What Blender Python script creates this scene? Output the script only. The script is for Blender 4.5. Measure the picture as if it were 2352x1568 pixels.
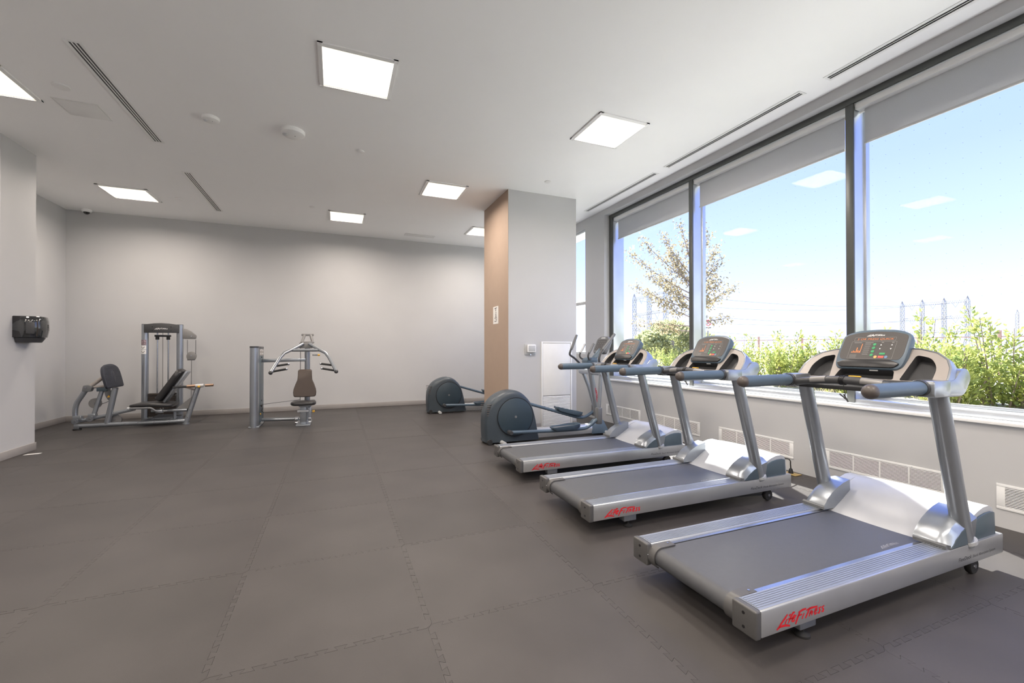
import bpy, bmesh, math, random
import numpy as np
from mathutils import Vector, Matrix
random.seed(7)
rng = np.random.default_rng(11)
for o in list(bpy.data.objects):
    bpy.data.objects.remove(o)
scene = bpy.context.scene
C = scene.collection
PI = math.pi

# ------------------------------------------------------------------ camera
H_CAM = 1.325
F_PX, CY_PX, PITCH, ROLL, YAW = 992.3056, 794.6276, .0063, -.0009, .3867
cam_d = bpy.data.cameras.new('camera')
cam = bpy.data.objects.new('camera', cam_d)
C.objects.link(cam)
fw = Vector((math.sin(YAW)*math.cos(PITCH), math.cos(YAW)*math.cos(PITCH), math.sin(PITCH)))
rt = Vector((math.cos(YAW), -math.sin(YAW), 0))
up = rt.cross(fw)
rt2 = rt*math.cos(ROLL) + up*math.sin(ROLL)
up2 = -rt*math.sin(ROLL) + up*math.cos(ROLL)
M = Matrix((rt2, up2, -fw)).transposed().to_4x4()
M.translation = (0, 0, H_CAM)
cam.matrix_world = M
cam_d.sensor_fit = 'HORIZONTAL'
cam_d.sensor_width = 36
cam_d.lens = F_PX/2352*36
cam_d.shift_y = (CY_PX-784)/2352
cam_d.clip_start = .05
cam_d.clip_end = 2000
scene.camera = cam

# ------------------------------------------------------------------ colour management
vs = scene.view_settings
vs.view_transform = 'Standard'
vs.look = 'None'
vs.gamma = 1
vs.use_curve_mapping = False
vs.exposure = 0.42
scene.display_settings.display_device = 'sRGB'

# ------------------------------------------------------------------ sky
world = bpy.data.worlds.new('sky')
scene.world = world
world.use_nodes = True
wn = world.node_tree
wn.nodes.clear()
tc = wn.nodes.new('ShaderNodeTexCoord')
sx = wn.nodes.new('ShaderNodeSeparateXYZ')
rp = wn.nodes.new('ShaderNodeValToRGB')
bg = wn.nodes.new('ShaderNodeBackground')
ow = wn.nodes.new('ShaderNodeOutputWorld')
rp.color_ramp.elements[0].position = 0.0
rp.color_ramp.elements[0].color = (.58, .64, .92, 1)
rp.color_ramp.elements[1].position = 1.0
rp.color_ramp.elements[1].color = (.13, .25, .85, 1)
for p_, c_ in ((.08, (.45, .53, .85, 1)), (.2, (.335, .42, .78, 1)), (.32, (.265, .345, .74, 1)), (.5, (.21, .30, .74, 1))):
    e_ = rp.color_ramp.elements.new(p_)
    e_.color = c_
wn.links.new(tc.outputs['Generated'], sx.inputs[0])
wn.links.new(sx.outputs['Z'], rp.inputs[0])
wn.links.new(rp.outputs[0], bg.inputs[0])
bg.inputs[1].default_value = 1.9
wn.links.new(bg.outputs[0], ow.inputs[0])

# ------------------------------------------------------------------ sun
sun_d = bpy.data.lights.new('sun', 'SUN')
sun_d.energy = 18
sun_d.color = (1, .96, .90)
sun_d.angle = math.radians(.6)
sun = bpy.data.objects.new('sun', sun_d)
C.objects.link(sun)
sun.rotation_euler = Vector((-.485, -1.02, -1)).to_track_quat('-Z', 'Y').to_euler()
sun.location = (8, 14, 12)
LAMP_W = 38
LAMP_COL = (1.0, .885, .785)

# ------------------------------------------------------------------ materials
def mat(name, col, rough=.5, metal=0., spec=.5, var=.0, vscale=6., bump=0., bscale=80., trans=0., emit=None, estr=0., coat=0., objvar=0.):
    m = bpy.data.materials.new(name)
    m.use_nodes = True
    nt = m.node_tree
    b = nt.nodes['Principled BSDF']
    b.inputs['Base Color'].default_value = (*col, 1)
    b.inputs['Roughness'].default_value = rough
    b.inputs['Metallic'].default_value = metal
    b.inputs['Specular IOR Level'].default_value = spec
    if coat:
        b.inputs['Coat Weight'].default_value = coat
        b.inputs['Coat Roughness'].default_value = .08
    if emit:
        b.inputs['Emission Color'].default_value = (*emit, 1)
        b.inputs['Emission Strength'].default_value = estr
    tco = nt.nodes.new('ShaderNodeTexCoord')
    nz = nt.nodes.new('ShaderNodeTexNoise')
    nz.inputs['Scale'].default_value = vscale
    nz.inputs['Detail'].default_value = 5
    nt.links.new(tco.outputs['Object'], nz.inputs['Vector'])
    mr = nt.nodes.new('ShaderNodeMapRange')
    v = max(var, .02)
    mr.inputs['From Min'].default_value = .3
    mr.inputs['From Max'].default_value = .7
    mr.inputs['To Min'].default_value = 1-v
    mr.inputs['To Max'].default_value = 1+v
    nt.links.new(nz.outputs[0], mr.inputs['Value'])
    fac = mr.outputs[0]
    if objvar:
        oi = nt.nodes.new('ShaderNodeObjectInfo')
        m2 = nt.nodes.new('ShaderNodeMapRange')
        m2.inputs['To Min'].default_value = 1-objvar
        m2.inputs['To Max'].default_value = 1+objvar
        nt.links.new(oi.outputs['Random'], m2.inputs['Value'])
        mu = nt.nodes.new('ShaderNodeMath')
        mu.operation = 'MULTIPLY'
        nt.links.new(fac, mu.inputs[0])
        nt.links.new(m2.outputs[0], mu.inputs[1])
        fac = mu.outputs[0]
    vm = nt.nodes.new('ShaderNodeVectorMath')
    vm.operation = 'SCALE'
    vm.inputs[0].default_value = col
    nt.links.new(fac, vm.inputs['Scale'])
    nt.links.new(vm.outputs[0], b.inputs['Base Color'])
    if bump:
        n2 = nt.nodes.new('ShaderNodeTexNoise')
        n2.inputs['Scale'].default_value = bscale
        n2.inputs['Detail'].default_value = 4
        nt.links.new(tco.outputs['Object'], n2.inputs['Vector'])
        bp = nt.nodes.new('ShaderNodeBump')
        bp.inputs['Strength'].default_value = bump
        bp.inputs['Distance'].default_value = .002
        nt.links.new(n2.outputs[0], bp.inputs['Height'])
        nt.links.new(bp.outputs[0], b.inputs['Normal'])
    return m

def leafmat(name, col, tr=.5):
    m = bpy.data.materials.new(name)
    m.use_nodes = True
    nt = m.node_tree
    nt.nodes.clear()
    out = nt.nodes.new('ShaderNodeOutputMaterial')
    d = nt.nodes.new('ShaderNodeBsdfDiffuse')
    t = nt.nodes.new('ShaderNodeBsdfTranslucent')
    mx = nt.nodes.new('ShaderNodeMixShader')
    mx.inputs[0].default_value = tr
    tco = nt.nodes.new('ShaderNodeTexCoord')
    nz = nt.nodes.new('ShaderNodeTexNoise')
    nz.inputs['Scale'].default_value = 9
    nt.links.new(tco.outputs['Object'], nz.inputs['Vector'])
    rmp = nt.nodes.new('ShaderNodeValToRGB')
    rmp.color_ramp.elements[0].position = .3
    rmp.color_ramp.elements[0].color = (col[0]*.6, col[1]*.7, col[2]*.8, 1)
    rmp.color_ramp.elements[1].position = .7
    rmp.color_ramp.elements[1].color = (min(1, col[0]*1.35), min(1, col[1]*1.25), col[2]*1.1, 1)
    nt.links.new(nz.outputs[0], rmp.inputs[0])
    nt.links.new(rmp.outputs[0], d.inputs[0])
    nt.links.new(rmp.outputs[0], t.inputs[0])
    nt.links.new(d.outputs[0], mx.inputs[1])
    nt.links.new(t.outputs[0], mx.inputs[2])
    nt.links.new(mx.outputs[0], out.inputs[0])
    return m

def fabricmat(name, col, tr):
    m = leafmat(name, col, tr)
    nt = m.node_tree
    for n in nt.nodes:
        if n.type == 'TEX_NOISE': n.inputs['Scale'].default_value = 400
        if n.type == 'VALTORGB':
            n.color_ramp.elements[0].color = (*[c*.95 for c in col], 1)
            n.color_ramp.elements[1].color = (*[c*1.05 for c in col], 1)
    return m

def glassmat(name, tint=(1, 1, 1), dots=True):
    m = bpy.data.materials.new(name)
    m.use_nodes = True
    nt = m.node_tree
    nt.nodes.clear()
    N = nt.nodes.new
    out = N('ShaderNodeOutputMaterial')
    tr = N('ShaderNodeBsdfTransparent')
    tr.inputs[0].default_value = (*tint, 1)
    gl = N('ShaderNodeBsdfGlossy')
    gl.inputs['Roughness'].default_value = .0
    lw = N('ShaderNodeLayerWeight')
    lw.inputs[0].default_value = .5
    pw = N('ShaderNodeMath'); pw.operation = 'POWER'; pw.inputs[1].default_value = 4.5
    fr = N('ShaderNodeMath'); fr.operation = 'MULTIPLY_ADD'; fr.inputs[1].default_value = .5; fr.inputs[2].default_value = .004
    nt.links.new(lw.outputs['Facing'], pw.inputs[0])
    nt.links.new(pw.outputs[0], fr.inputs[0])
    mx = N('ShaderNodeMixShader')
    nt.links.new(fr.outputs[0], mx.inputs[0])
    nt.links.new(tr.outputs[0], mx.inputs[1])
    nt.links.new(gl.outputs[0], mx.inputs[2])
    last = mx.outputs[0]
    if dots:
        tco = N('ShaderNodeTexCoord')
        sp = N('ShaderNodeSeparateXYZ')
        nt.links.new(tco.outputs['Object'], sp.inputs[0])
        def cell(sock, size):
            dv = N('ShaderNodeMath'); dv.operation = 'DIVIDE'; dv.inputs[1].default_value = size
            nt.links.new(sock, dv.inputs[0])
            f_ = N('ShaderNodeMath'); f_.operation = 'FRACT'
            nt.links.new(dv.outputs[0], f_.inputs[0])
            s_ = N('ShaderNodeMath'); s_.operation = 'SUBTRACT'; s_.inputs[1].default_value = .5
            nt.links.new(f_.outputs[0], s_.inputs[0])
            m_ = N('ShaderNodeMath'); m_.operation = 'MULTIPLY'; m_.inputs[1].default_value = size
            nt.links.new(s_.outputs[0], m_.inputs[0])
            q_ = N('ShaderNodeMath'); q_.operation = 'POWER'; q_.inputs[1].default_value = 2
            a_ = N('ShaderNodeMath'); a_.operation = 'ABSOLUTE'
            nt.links.new(m_.outputs[0], a_.inputs[0])
            nt.links.new(a_.outputs[0], q_.inputs[0])
            return q_.outputs[0]
        a = cell(sp.outputs['Y'], .11)
        b = cell(sp.outputs['Z'], .13)
        ad = N('ShaderNodeMath'); ad.operation = 'ADD'
        nt.links.new(a, ad.inputs[0]); nt.links.new(b, ad.inputs[1])
        lt = N('ShaderNodeMath'); lt.operation = 'LESS_THAN'; lt.inputs[1].default_value = .0032**2
        nt.links.new(ad.outputs[0], lt.inputs[0])
        hf = N('ShaderNodeMath'); hf.operation = 'MULTIPLY'; hf.inputs[1].default_value = .22
        nt.links.new(lt.outputs[0], hf.inputs[0])
        df = N('ShaderNodeBsdfDiffuse'); df.inputs[0].default_value = (.35, .38, .42, 1)
        m2 = N('ShaderNodeMixShader')
        nt.links.new(hf.outputs[0], m2.inputs[0])
        nt.links.new(last, m2.inputs[1]); nt.links.new(df.outputs[0], m2.inputs[2])
        last = m2.outputs[0]
    nt.links.new(last, out.inputs[0])
    return m

MT = dict(
    wall=mat('wall_paint', (.53, .53, .533), .65, var=.015, vscale=1.5, bump=.05, bscale=220),
    taupe_warm_lit=mat('taupe_with_lamp_warmth', (.40, .30, .232), .6, var=.02, bump=.05, bscale=220),  # taupe deepened so the colour carries part of the warm lamp light
    ceil=mat('ceiling_paint', (.95, .95, .95), .7, var=.015, vscale=1.2),
    base=mat('baseboard_vinyl', (.33, .31, .295), .5, var=.03),
    rubber=mat('rubber_tile', (.060, .055, .053), .42, spec=.24, var=.12, vscale=2.2, bump=.35, bscale=420, objvar=.07),
    sub=mat('floor_slab', (.02, .02, .02), .9),
    white=mat('white_paint', (.84, .84, .83), .4, var=.02),
    sill=mat('white_sill', (.86, .86, .85), .3, var=.02),
    alu=mat('anodised_aluminium', (.60, .63, .66), .32, metal=.75, var=.03),
    darkalu=mat('dark_frame_metal', (.095, .10, .095), .35, metal=.3, var=.04),
    fabric=fabricmat('blind_fabric', (.62, .63, .64), .25),
    silver=mat('silver_paint', (.345, .37, .40), .29, metal=.72, var=.03, coat=.2),
    rail=mat('brushed_aluminium', (.52, .53, .535), .32, metal=.7, var=.03),
    strip=mat('tread_aluminium', (.36, .385, .42), .38, metal=.6, var=.04),
    steel=mat('polished_steel', (.46, .48, .51), .24, metal=.9, var=.03),
    grey=mat('grey_plastic', (.155, .16, .165), .42, var=.03),
    lgrey=mat('light_grey_plastic', (.50, .51, .515), .36, var=.03, coat=.15),
    teal=mat('slate_plastic', (.075, .105, .125), .38, var=.04),
    slate=mat('slate_grip', (.085, .125, .165), .42, var=.04),
    dgrey=mat('dark_grey_plastic', (.085, .084, .083), .42, var=.03),
    mgrey=mat('mid_grey_paint', (.24, .235, .23), .4, metal=.2, var=.03),
    brown=mat('brown_grey_plastic', (.085, .072, .066), .4, var=.04),
    housing=mat('housing_plastic', (.042, .056, .070), .42, var=.04),
    disc=mat('disc_plastic', (.034, .054, .072), .38, var=.04),
    dark=mat('charcoal_plastic', (.052, .053, .056), .38, var=.05),
    black=mat('black_plastic', (.012, .012, .014), .35, var=.05),
    gloss=mat('glossy_black', (.012, .012, .014), .08, var=.05, coat=.5),
    belt=mat('running_belt', (.078, .081, .088), .38, spec=.5, var=.06, vscale=30, bump=.6, bscale=900),
    shroud=mat('taupe_shroud', (.33, .30, .28), .38, var=.03, coat=.1),
    screen=mat('console_face', (.085, .080, .078), .32, var=.03),
    vinyl=mat('black_vinyl', (.030, .029, .030), .38, var=.06, bump=.25, bscale=300),
    brownvinyl=mat('brown_vinyl', (.085, .062, .05), .4, var=.06, bump=.25, bscale=300),
    red=mat('red_print', (.62, .012, .02), .45),
    ink=mat('white_print', (.85, .85, .86), .45),
    inkdark=mat('dark_print', (.05, .05, .055), .5),
    amber=mat('amber_display', (.5, .16, .05), .5, emit=(1, .32, .1), estr=.22),
    green=mat('green_key', (.05, .32, .13), .4),
    redkey=mat('red_key', (.70, .12, .10), .4),
    orangekey=mat('orange_key', (.80, .42, .14), .4),
    bluekey=mat('blue_key', (.16, .25, .40), .4),
    line=mat('grey_print', (.28, .28, .28), .5),
    yellow=mat('yellow_tag', (.80, .45, .05), .4),
    brass=mat('brass_plate', (.62, .45, .18), .35, metal=.6),
    copper=mat('copper_tube', (.30, .195, .135), .35, metal=.6),
    rubberblk=mat('black_rubber', (.018, .018, .018), .7),
    weight=mat('weight_plate', (.045, .036, .032), .5, var=.1),
    footplate=mat('foot_plate_rubber', (.038, .042, .055), .55, var=.05),
    paper=mat('paper', (.80, .79, .77), .8),
    photo=mat('photo_print', (.28, .21, .23), .5, var=.5, vscale=40),
    smoked=mat('smoked_cover', (.02, .022, .024), .06, coat=1., var=.03),
    concrete=mat('concrete', (.70, .69, .68), .8, var=.1, vscale=3),
    grass=mat('dry_grass', (.46, .44, .34), .9, var=.3, vscale=1.2),
    bark=mat('bark', (.30, .24, .20), .9, var=.2, vscale=20),
    tower=mat('galvanised_steel', (.32, .31, .29), .6, metal=.2),
    fence=mat('fence_wood', (.45, .28, .2), .8, var=.1),
    leafA=leafmat('shrub_leaf', (.40, .45, .15), .5),
    leafB=leafmat('autumn_leaf', (.36, .31, .20), .5),
    leafC=leafmat('pale_leaf', (.45, .47, .25), .4),
    straw=leafmat('straw', (.62, .52, .32), .3),
    glass=glassmat('window_glass', (.97, .985, .985)),
)

# ------------------------------------------------------------------ mesh builder
class MB:
    def __init__(s):
        s.v = []
        s.f = []
    def add(s, vs_, fs_):
        n = len(s.v)
        s.v += [tuple(map(float, v)) for v in vs_]
        s.f += [tuple(i+n for i in f) for f in fs_]
        return s
    def box(s, x0, x1, y0, y1, z0, z1):
        x0, x1 = min(x0, x1), max(x0, x1)
        y0, y1 = min(y0, y1), max(y0, y1)
        z0, z1 = min(z0, z1), max(z0, z1)
        return s.add([(x0,y0,z0),(x1,y0,z0),(x1,y1,z0),(x0,y1,z0),(x0,y0,z1),(x1,y0,z1),(x1,y1,z1),(x0,y1,z1)],
                     [(0,3,2,1),(4,5,6,7),(0,1,5,4),(1,2,6,5),(2,3,7,6),(3,0,4,7)])
    def prism(s, prof, fn, a, b):
        """prof: list of 2D points (ccw), fn(u,v,w)->xyz, extruded w from a to b"""
        n = len(prof)
        vs_ = [fn(u, v, a) for u, v in prof]+[fn(u, v, b) for u, v in prof]
        fs_ = [tuple(range(n))[::-1], tuple(range(n, 2*n))]
        fs_ += [(i, (i+1) % n, n+(i+1) % n, n+i) for i in range(n)]
        return s.add(vs_, fs_)
    def loft(s, rings, caps=True, closed=True):
        n = len(rings[0])
        vs_ = [p for r in rings for p in r]
        fs_ = []
        for k in range(len(rings)-1):
            for i in range(n if closed else n-1):
                j = (i+1) % n
                fs_.append((k*n+i, k*n+j, (k+1)*n+j, (k+1)*n+i))
        if caps:
            fs_.append(tuple(range(n))[::-1])
            fs_.append(tuple(range((len(rings)-1)*n, len(rings)*n)))
        return s.add(vs_, fs_)
    def tube(s, pts, r, n=12, caps=True, flat=None):
        pts = [Vector(p) for p in pts]
        rs = r if isinstance(r, (list, tuple)) else [r]*len(pts)
        rings = []
        t0 = (pts[1]-pts[0]).normalized()
        ref = Vector((0, 0, 1)) if abs(t0.z) < .9 else Vector((0, 1, 0))
        nx = t0.cross(ref).normalized()
        for i, p in enumerate(pts):
            if i == 0: t = t0
            elif i == len(pts)-1: t = (pts[i]-pts[i-1]).normalized()
            else: t = ((pts[i+1]-p).normalized()+(p-pts[i-1]).normalized()).normalized()
            nx = (nx - t*nx.dot(t)).normalized()
            ny = t.cross(nx)
            rings.append([p+(nx*math.cos(2*PI*k/n)+ny*math.sin(2*PI*k/n)*(flat or 1))*rs[i] for k in range(n)])
        return s.loft(rings, caps)
    def cyl(s, p0, p1, r, n=16, r1=None):
        return s.tube([p0, p1], [r, r if r1 is None else r1], n)
    def lathe(s, prof, c, axis='z', n=24):
        """prof: (r, h) list"""
        rings = []
        for r, h in prof:
            ring = []
            for k in range(n):
                a = 2*PI*k/n
                x, y = r*math.cos(a), r*math.sin(a)
                if axis == 'z': q = (c[0]+x, c[1]+y, c[2]+h)
                elif axis == 'y': q = (c[0]+x, c[1]+h, c[2]-y)
                else: q = (c[0]+h, c[1]+x, c[2]+y)
                ring.append(q)
            rings.append(ring)
        return s.loft(rings)
    def sphere(s, c, r, n=14, m=8, sc=(1, 1, 1)):
        rings = []
        for i in range(m+1):
            a = PI*i/m
            rr = max(math.sin(a), 1e-3)
            rings.append([(c[0]+r*sc[0]*rr*math.cos(2*PI*k/n), c[1]+r*sc[1]*rr*math.sin(2*PI*k/n), c[2]-r*sc[2]*math.cos(a)) for k in range(n)])
        return s.loft(rings)
    def stroke(s, pts, w, fn, taper=True):
        """flat ribbon of width w along 2D polyline pts, mapped with fn(u,v)"""
        pts = [Vector(p) for p in pts]
        L, Rr = [], []
        for i, p in enumerate(pts):
            a = pts[max(i-1, 0)]
            b = pts[min(i+1, len(pts)-1)]
            d = (b-a).normalized()
            nn = Vector((-d.y, d.x))
            ww = w*(.65 if taper and i in (0, len(pts)-1) else 1)/2
            L.append(fn(*(p+nn*ww)))
            Rr.append(fn(*(p-nn*ww)))
        m = len(pts)
        return s.add(L+Rr, [(i, m+i, m+i+1, i+1) for i in range(m-1)])
    def poly(s, pts):
        return s.add(pts, [tuple(range(len(pts)))])
    def build(s, name, m, parent=None, bevel=0., seg=2, ang=35, smooth=True, limit=40):
        me = bpy.data.meshes.new(name)
        me.from_pydata(s.v, [], s.f)
        bm = bmesh.new()
        bm.from_mesh(me)
        bmesh.ops.recalc_face_normals(bm, faces=bm.faces)
        if bevel:
            es = [e for e in bm.edges if len(e.link_faces) == 2 and e.calc_face_angle(0) > math.radians(limit)]
            bmesh.ops.bevel(bm, geom=es, offset=bevel, segments=seg, profile=.5, affect='EDGES', clamp_overlap=True)
        bm.to_mesh(me)
        bm.free()
        if smooth:
            me.polygons.foreach_set('use_smooth', [True]*len(me.polygons))
            me.set_sharp_from_angle(angle=math.radians(ang))
        me.materials.append(MT[m] if isinstance(m, str) else m)
        o = bpy.data.objects.new(name, me)
        C.objects.link(o)
        if parent is not None:
            o.parent = parent
        return o

def tag(o, label, cat, group=None, kind=None):
    if label: o['label'] = label
    if cat: o['category'] = cat
    if group: o['group'] = group
    if kind: o['kind'] = kind
    return o
def struct(o, label=None):
    o['kind'] = 'structure'
    if label: o['label'] = label
    return o
def empty(name, loc=(0, 0, 0), rz=0.):
    o = bpy.data.objects.new(name, None)
    o.empty_display_size = .1
    C.objects.link(o)
    o.location = loc
    o.rotation_euler = (0, 0, rz)
    return o
def copy_tree(o, parent=None):
    c = o.copy()
    C.objects.link(c)
    c.parent = parent
    for ch in o.children:
        copy_tree(ch, c)
    return c
def arc(cx, cy, r, a0, a1, n):
    return [(cx+r*math.cos(math.radians(a0+(a1-a0)*i/n)), cy+r*math.sin(math.radians(a0+(a1-a0)*i/n))) for i in range(n+1)]
def smooth_path(pts, n=6):
    """Catmull-Rom through pts"""
    P = [Vector(p) for p in pts]
    P = [P[0]*2-P[1]]+P+[P[-1]*2-P[-2]]
    out = []
    for i in range(1, len(P)-2):
        for k in range(n):
            t = k/n
            p0, p1, p2, p3 = P[i-1:i+3]
            out.append(.5*((2*p1)+(p2-p0)*t+(2*p0-5*p1+4*p2-p3)*t*t+(3*p1-p0-3*p2+p3)*t**3))
    out.append(P[-2])
    return out
def rounded(pts, r, n=4):
    """2D polygon with rounded corners (r a number or a list)"""
    out = []
    m = len(pts)
    for i in range(m):
        p = Vector(pts[i]); a = Vector(pts[i-1]); b = Vector(pts[(i+1) % m])
        rr = r[i] if isinstance(r, (list, tuple)) else r
        da = (a-p); db = (b-p)
        k = min(rr, da.length*.49, db.length*.49)
        s_ = p+da.normalized()*k
        e_ = p+db.normalized()*k
        for j in range(n+1):
            t = j/n
            out.append(tuple((1-t)**2*s_+2*t*(1-t)*p+t*t*e_))
    return out
def text_mesh(txt, size, shear=0.):
    cu = bpy.data.curves.new('lettering', 'FONT')
    cu.body = txt
    cu.size = size
    cu.shear = shear
    cu.resolution_u = 2
    ob = bpy.data.objects.new('lettering', cu)
    C.objects.link(ob)
    dg = bpy.context.evaluated_depsgraph_get()
    dg.update()
    me = bpy.data.meshes.new_from_object(ob.evaluated_get(dg))
    bpy.data.objects.remove(ob)
    bpy.data.curves.remove(cu)
    return [tuple(v.co) for v in me.vertices], [tuple(p.vertices) for p in me.polygons]
def lettering(name, txt, size, fn, m, parent, shear=0., width=None):
    v, f = text_mesh(txt, size, shear)
    w = max(p[0] for p in v)
    k = width/w if width else 1
    mb = MB()
    mb.add([fn(p[0]*k, p[1]) for p in v], f)
    return mb.build(name, m, parent, smooth=False)

LOGO = [[(555,500),(470,620),(330,800),(250,920),(180,990)], [(250,915),(380,860),(500,835),(640,840)],
        [(545,640),(470,795)], [(600,545),(670,490)],
        [(815,420),(750,440),(680,560),(580,770)], [(580,640),(760,600)],
        [(700,640),(800,590),(850,520),(790,520),(720,620),(710,700),(760,700),(820,650)],
        [(835,790),(890,640),(960,480),(1000,420)], [(940,430),(1080,340),(1220,290)], [(910,540),(1070,470)],
        [(1150,430),(1065,620)], [(1360,250),(1280,420),(1190,590)], [(1230,340),(1400,260),(1640,195)],
        [(1400,340),(1320,530)], [(1340,460),(1440,350),(1450,370),(1420,490)],
        [(1530,370),(1620,300),(1630,260),(1570,290),(1530,380),(1540,450),(1620,390)],
        [(1770,210),(1700,240),(1730,320),(1700,390),(1650,410)],
        [(1900,160),(1810,210),(1870,280),(1860,330),(1790,350)]]
def logo(name, width, fn, m, parent, yk=.79):
    """brush-script word mark, left-bottom at fn(0,0), width in metres"""
    k = width/1730
    mb = MB()
    for st in LOGO:
        pts = [((x-180)*k, ((990-y)-.34*(x-180))*k*yk) for x, y in st]
        mb.stroke(pts, 56*k, fn)
    return mb.build(name, m, parent, smooth=False)

# ================================================================== THE ROOM
XL, XR, Y0, Y1, ZC = -4.586, 4.565, -6.8, 10.395, 3.886
XO = 4.95                       # outer face of the window wall
floor = struct(MB().box(XL-.2, XO, Y0-.2, Y1+.2, -.20, -.012).build('floor', 'sub', smooth=False))
ceiling = struct(MB().box(XL-.2, XO, Y0-.2, Y1+.2, ZC, ZC+.2).build('ceiling', 'ceil', smooth=False))
# interlocking rubber tiles
TS, TX, TY = .914, .4193, 2.0718
def edge(n=11, a=.0125, m=.02):
    L = 1.0
    a /= TS; m /= TS
    p = (L-2*m)/n
    e = p*.09
    pts = [(0, 0)]
    for k in range(n):
        t = m+k*p
        pts += [(t-e if k else t, a), (t+p/2+e, a), (t+p/2-e, -a), (t+p+e if k < n-1 else t+p, -a)]
    return pts
ed = edge()
bot = [(t, d) for t, d in ed]
rgt = [(1+d, t) for t, d in ed]
top = [(t, 1+d) for t, d in ed]+[(1, 1)]
lft = [(d, t) for t, d in ed]+[(0, 1)]
outline = bot+rgt+list(reversed(top))+list(reversed(lft))[1:-1]
outline = [((u-.5)*TS, (v-.5)*TS) for u, v in outline]
def inset(pts, g):
    out = []
    n = len(pts)
    for k in range(n):
        p = Vector(pts[k]); a = Vector(pts[k-1]); b = Vector(pts[(k+1) % n])
        e1 = (p-a).normalized(); e2 = (b-p).normalized()
        n1 = Vector((-e1.y, e1.x)); n2 = Vector((-e2.y, e2.x))
        m_ = (n1+n2)
        m_ = m_/max(m_.length, 1e-6)
        out.append(tuple(p+m_*(g/max(m_.dot(n1), .45))))
    return out
outline = inset(outline, .00055)
tm = MB()
tm.prism(outline, lambda u, v, w: (u, v, w), -.011, 0)
tile0 = tm.build('tile', 'rubber', floor, smooth=False)
tile_me = tile0.data
first = True
i0, i1 = math.floor((XL-TX)/TS), math.floor((XR-TX)/TS)
j0, j1 = math.floor((Y0-TY)/TS), math.floor((Y1-TY)/TS)
for i in range(i0, i1+1):
    for j in range(j0, j1+1):
        cx, cy = TX+(i+.5)*TS, TY+(j+.5)*TS
        o = tile0 if first else tile0.copy()
        if not first: C.objects.link(o)
        first = False
        o.data = tile_me
        o.location = (cx, cy, random.uniform(-.0008, 0))
        cuts = []
        g = .014
        if cx-TS/2-g < XL: cuts.append(((XL+.002-cx, 0, 0), (-1, 0, 0)))
        if cx+TS/2+g > XR: cuts.append(((XR-.002-cx, 0, 0), (1, 0, 0)))
        if cy-TS/2-g < Y0: cuts.append(((0, Y0+.002-cy, 0), (0, -1, 0)))
        if cy+TS/2+g > Y1: cuts.append(((0, Y1-.002-cy, 0), (0, 1, 0)))
        if cuts:
            me = tile_me.copy()
            bm = bmesh.new(); bm.from_mesh(me)
            for co, no in cuts:
                bmesh.ops.bisect_plane(bm, geom=bm.verts[:]+bm.edges[:]+bm.faces[:], plane_co=co, plane_no=no, clear_outer=True)
            bm.to_mesh(me); bm.free()
            o.data = me

wb = MB()
wb.box(XR, XO, Y0-.2, 6.71, 0, .756).box(XR, XO, Y0-.2, 6.71, 3.783, ZC)
wb.box(XR, XO, Y0-.2, -6.2, .756, 3.783).box(XR, XO, 6.71, 7.36, 0, ZC)
wb.box(XR, XO, 7.36, 9.75, 0, 1.225).box(XR, XO, 7.36, 9.75, 3.70, ZC).box(XR, XO, 9.75, Y1+.2, 0, ZC)
wall_r = struct(wb.build('wall_right', 'wall', smooth=False))
struct(MB().box(XL-.2, XR, Y1, Y1+.2, 0, ZC).build('wall_back', 'wall', smooth=False))
struct(MB().box(XL-.2, XL, Y0-.2, Y1, 0, ZC).build('wall_left', 'wall', smooth=False))
struct(MB().box(XL, XR, Y0-.2, Y0, 0, ZC).build('wall_front', 'wall', smooth=False))
struct(MB().box(XL, -3.682, 7.009, 7.663, 0, ZC).build('wall_pillar_left', 'wall', smooth=False))
col = struct(MB().box(2.553, 3.80, 6.42, 7.622, 0, ZC).build('wall_column', 'wall', smooth=False))
MB().box(2.548, 2.553, 6.42, 7.622, 0, ZC).build('warm_toned_face', 'taupe_warm_lit', col, smooth=False)['label'] = 'taupe side of the column, its colour deepened with warm lamp tone'
# baseboards
bh, bt = .10, .012
struct(MB().box(XL+bt, 3.0, Y1-bt, Y1, 0, bh).box(3.0, XR, Y1-bt, Y1, 0, bh).build('baseboard_back', 'base', bevel=.003))
struct(MB().box(XL, XL+bt, 7.663, Y1, 0, bh).box(XL, XL+bt, Y0, 7.009, 0, bh).build('baseboard_left', 'base', bevel=.003))
struct(MB().box(-3.682, -3.67, 7.009-bt, 7.663+bt, 0, bh).box(XL, -3.682, 7.009-bt, 7.009, 0, bh).box(XL, -3.682, 7.663, 7.663+bt, 0, bh).build('baseboard_pillar', 'base', bevel=.003))
struct(MB().box(2.536, 2.548, 6.408, 7.634, 0, bh).box(2.548, 3.12, 6.408, 6.42, 0, bh).box(3.73, 3.80, 6.408, 6.42, 0, bh).box(2.548, 3.80, 7.622, 7.634, 0, bh).build('baseboard_column', 'base', bevel=.003))
# sill
struct(MB().box(4.535, 4.675, -6.2, 6.71, .757, .782).build('trim_1', 'sill', bevel=.004), 'white window sill along the wide window')

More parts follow.
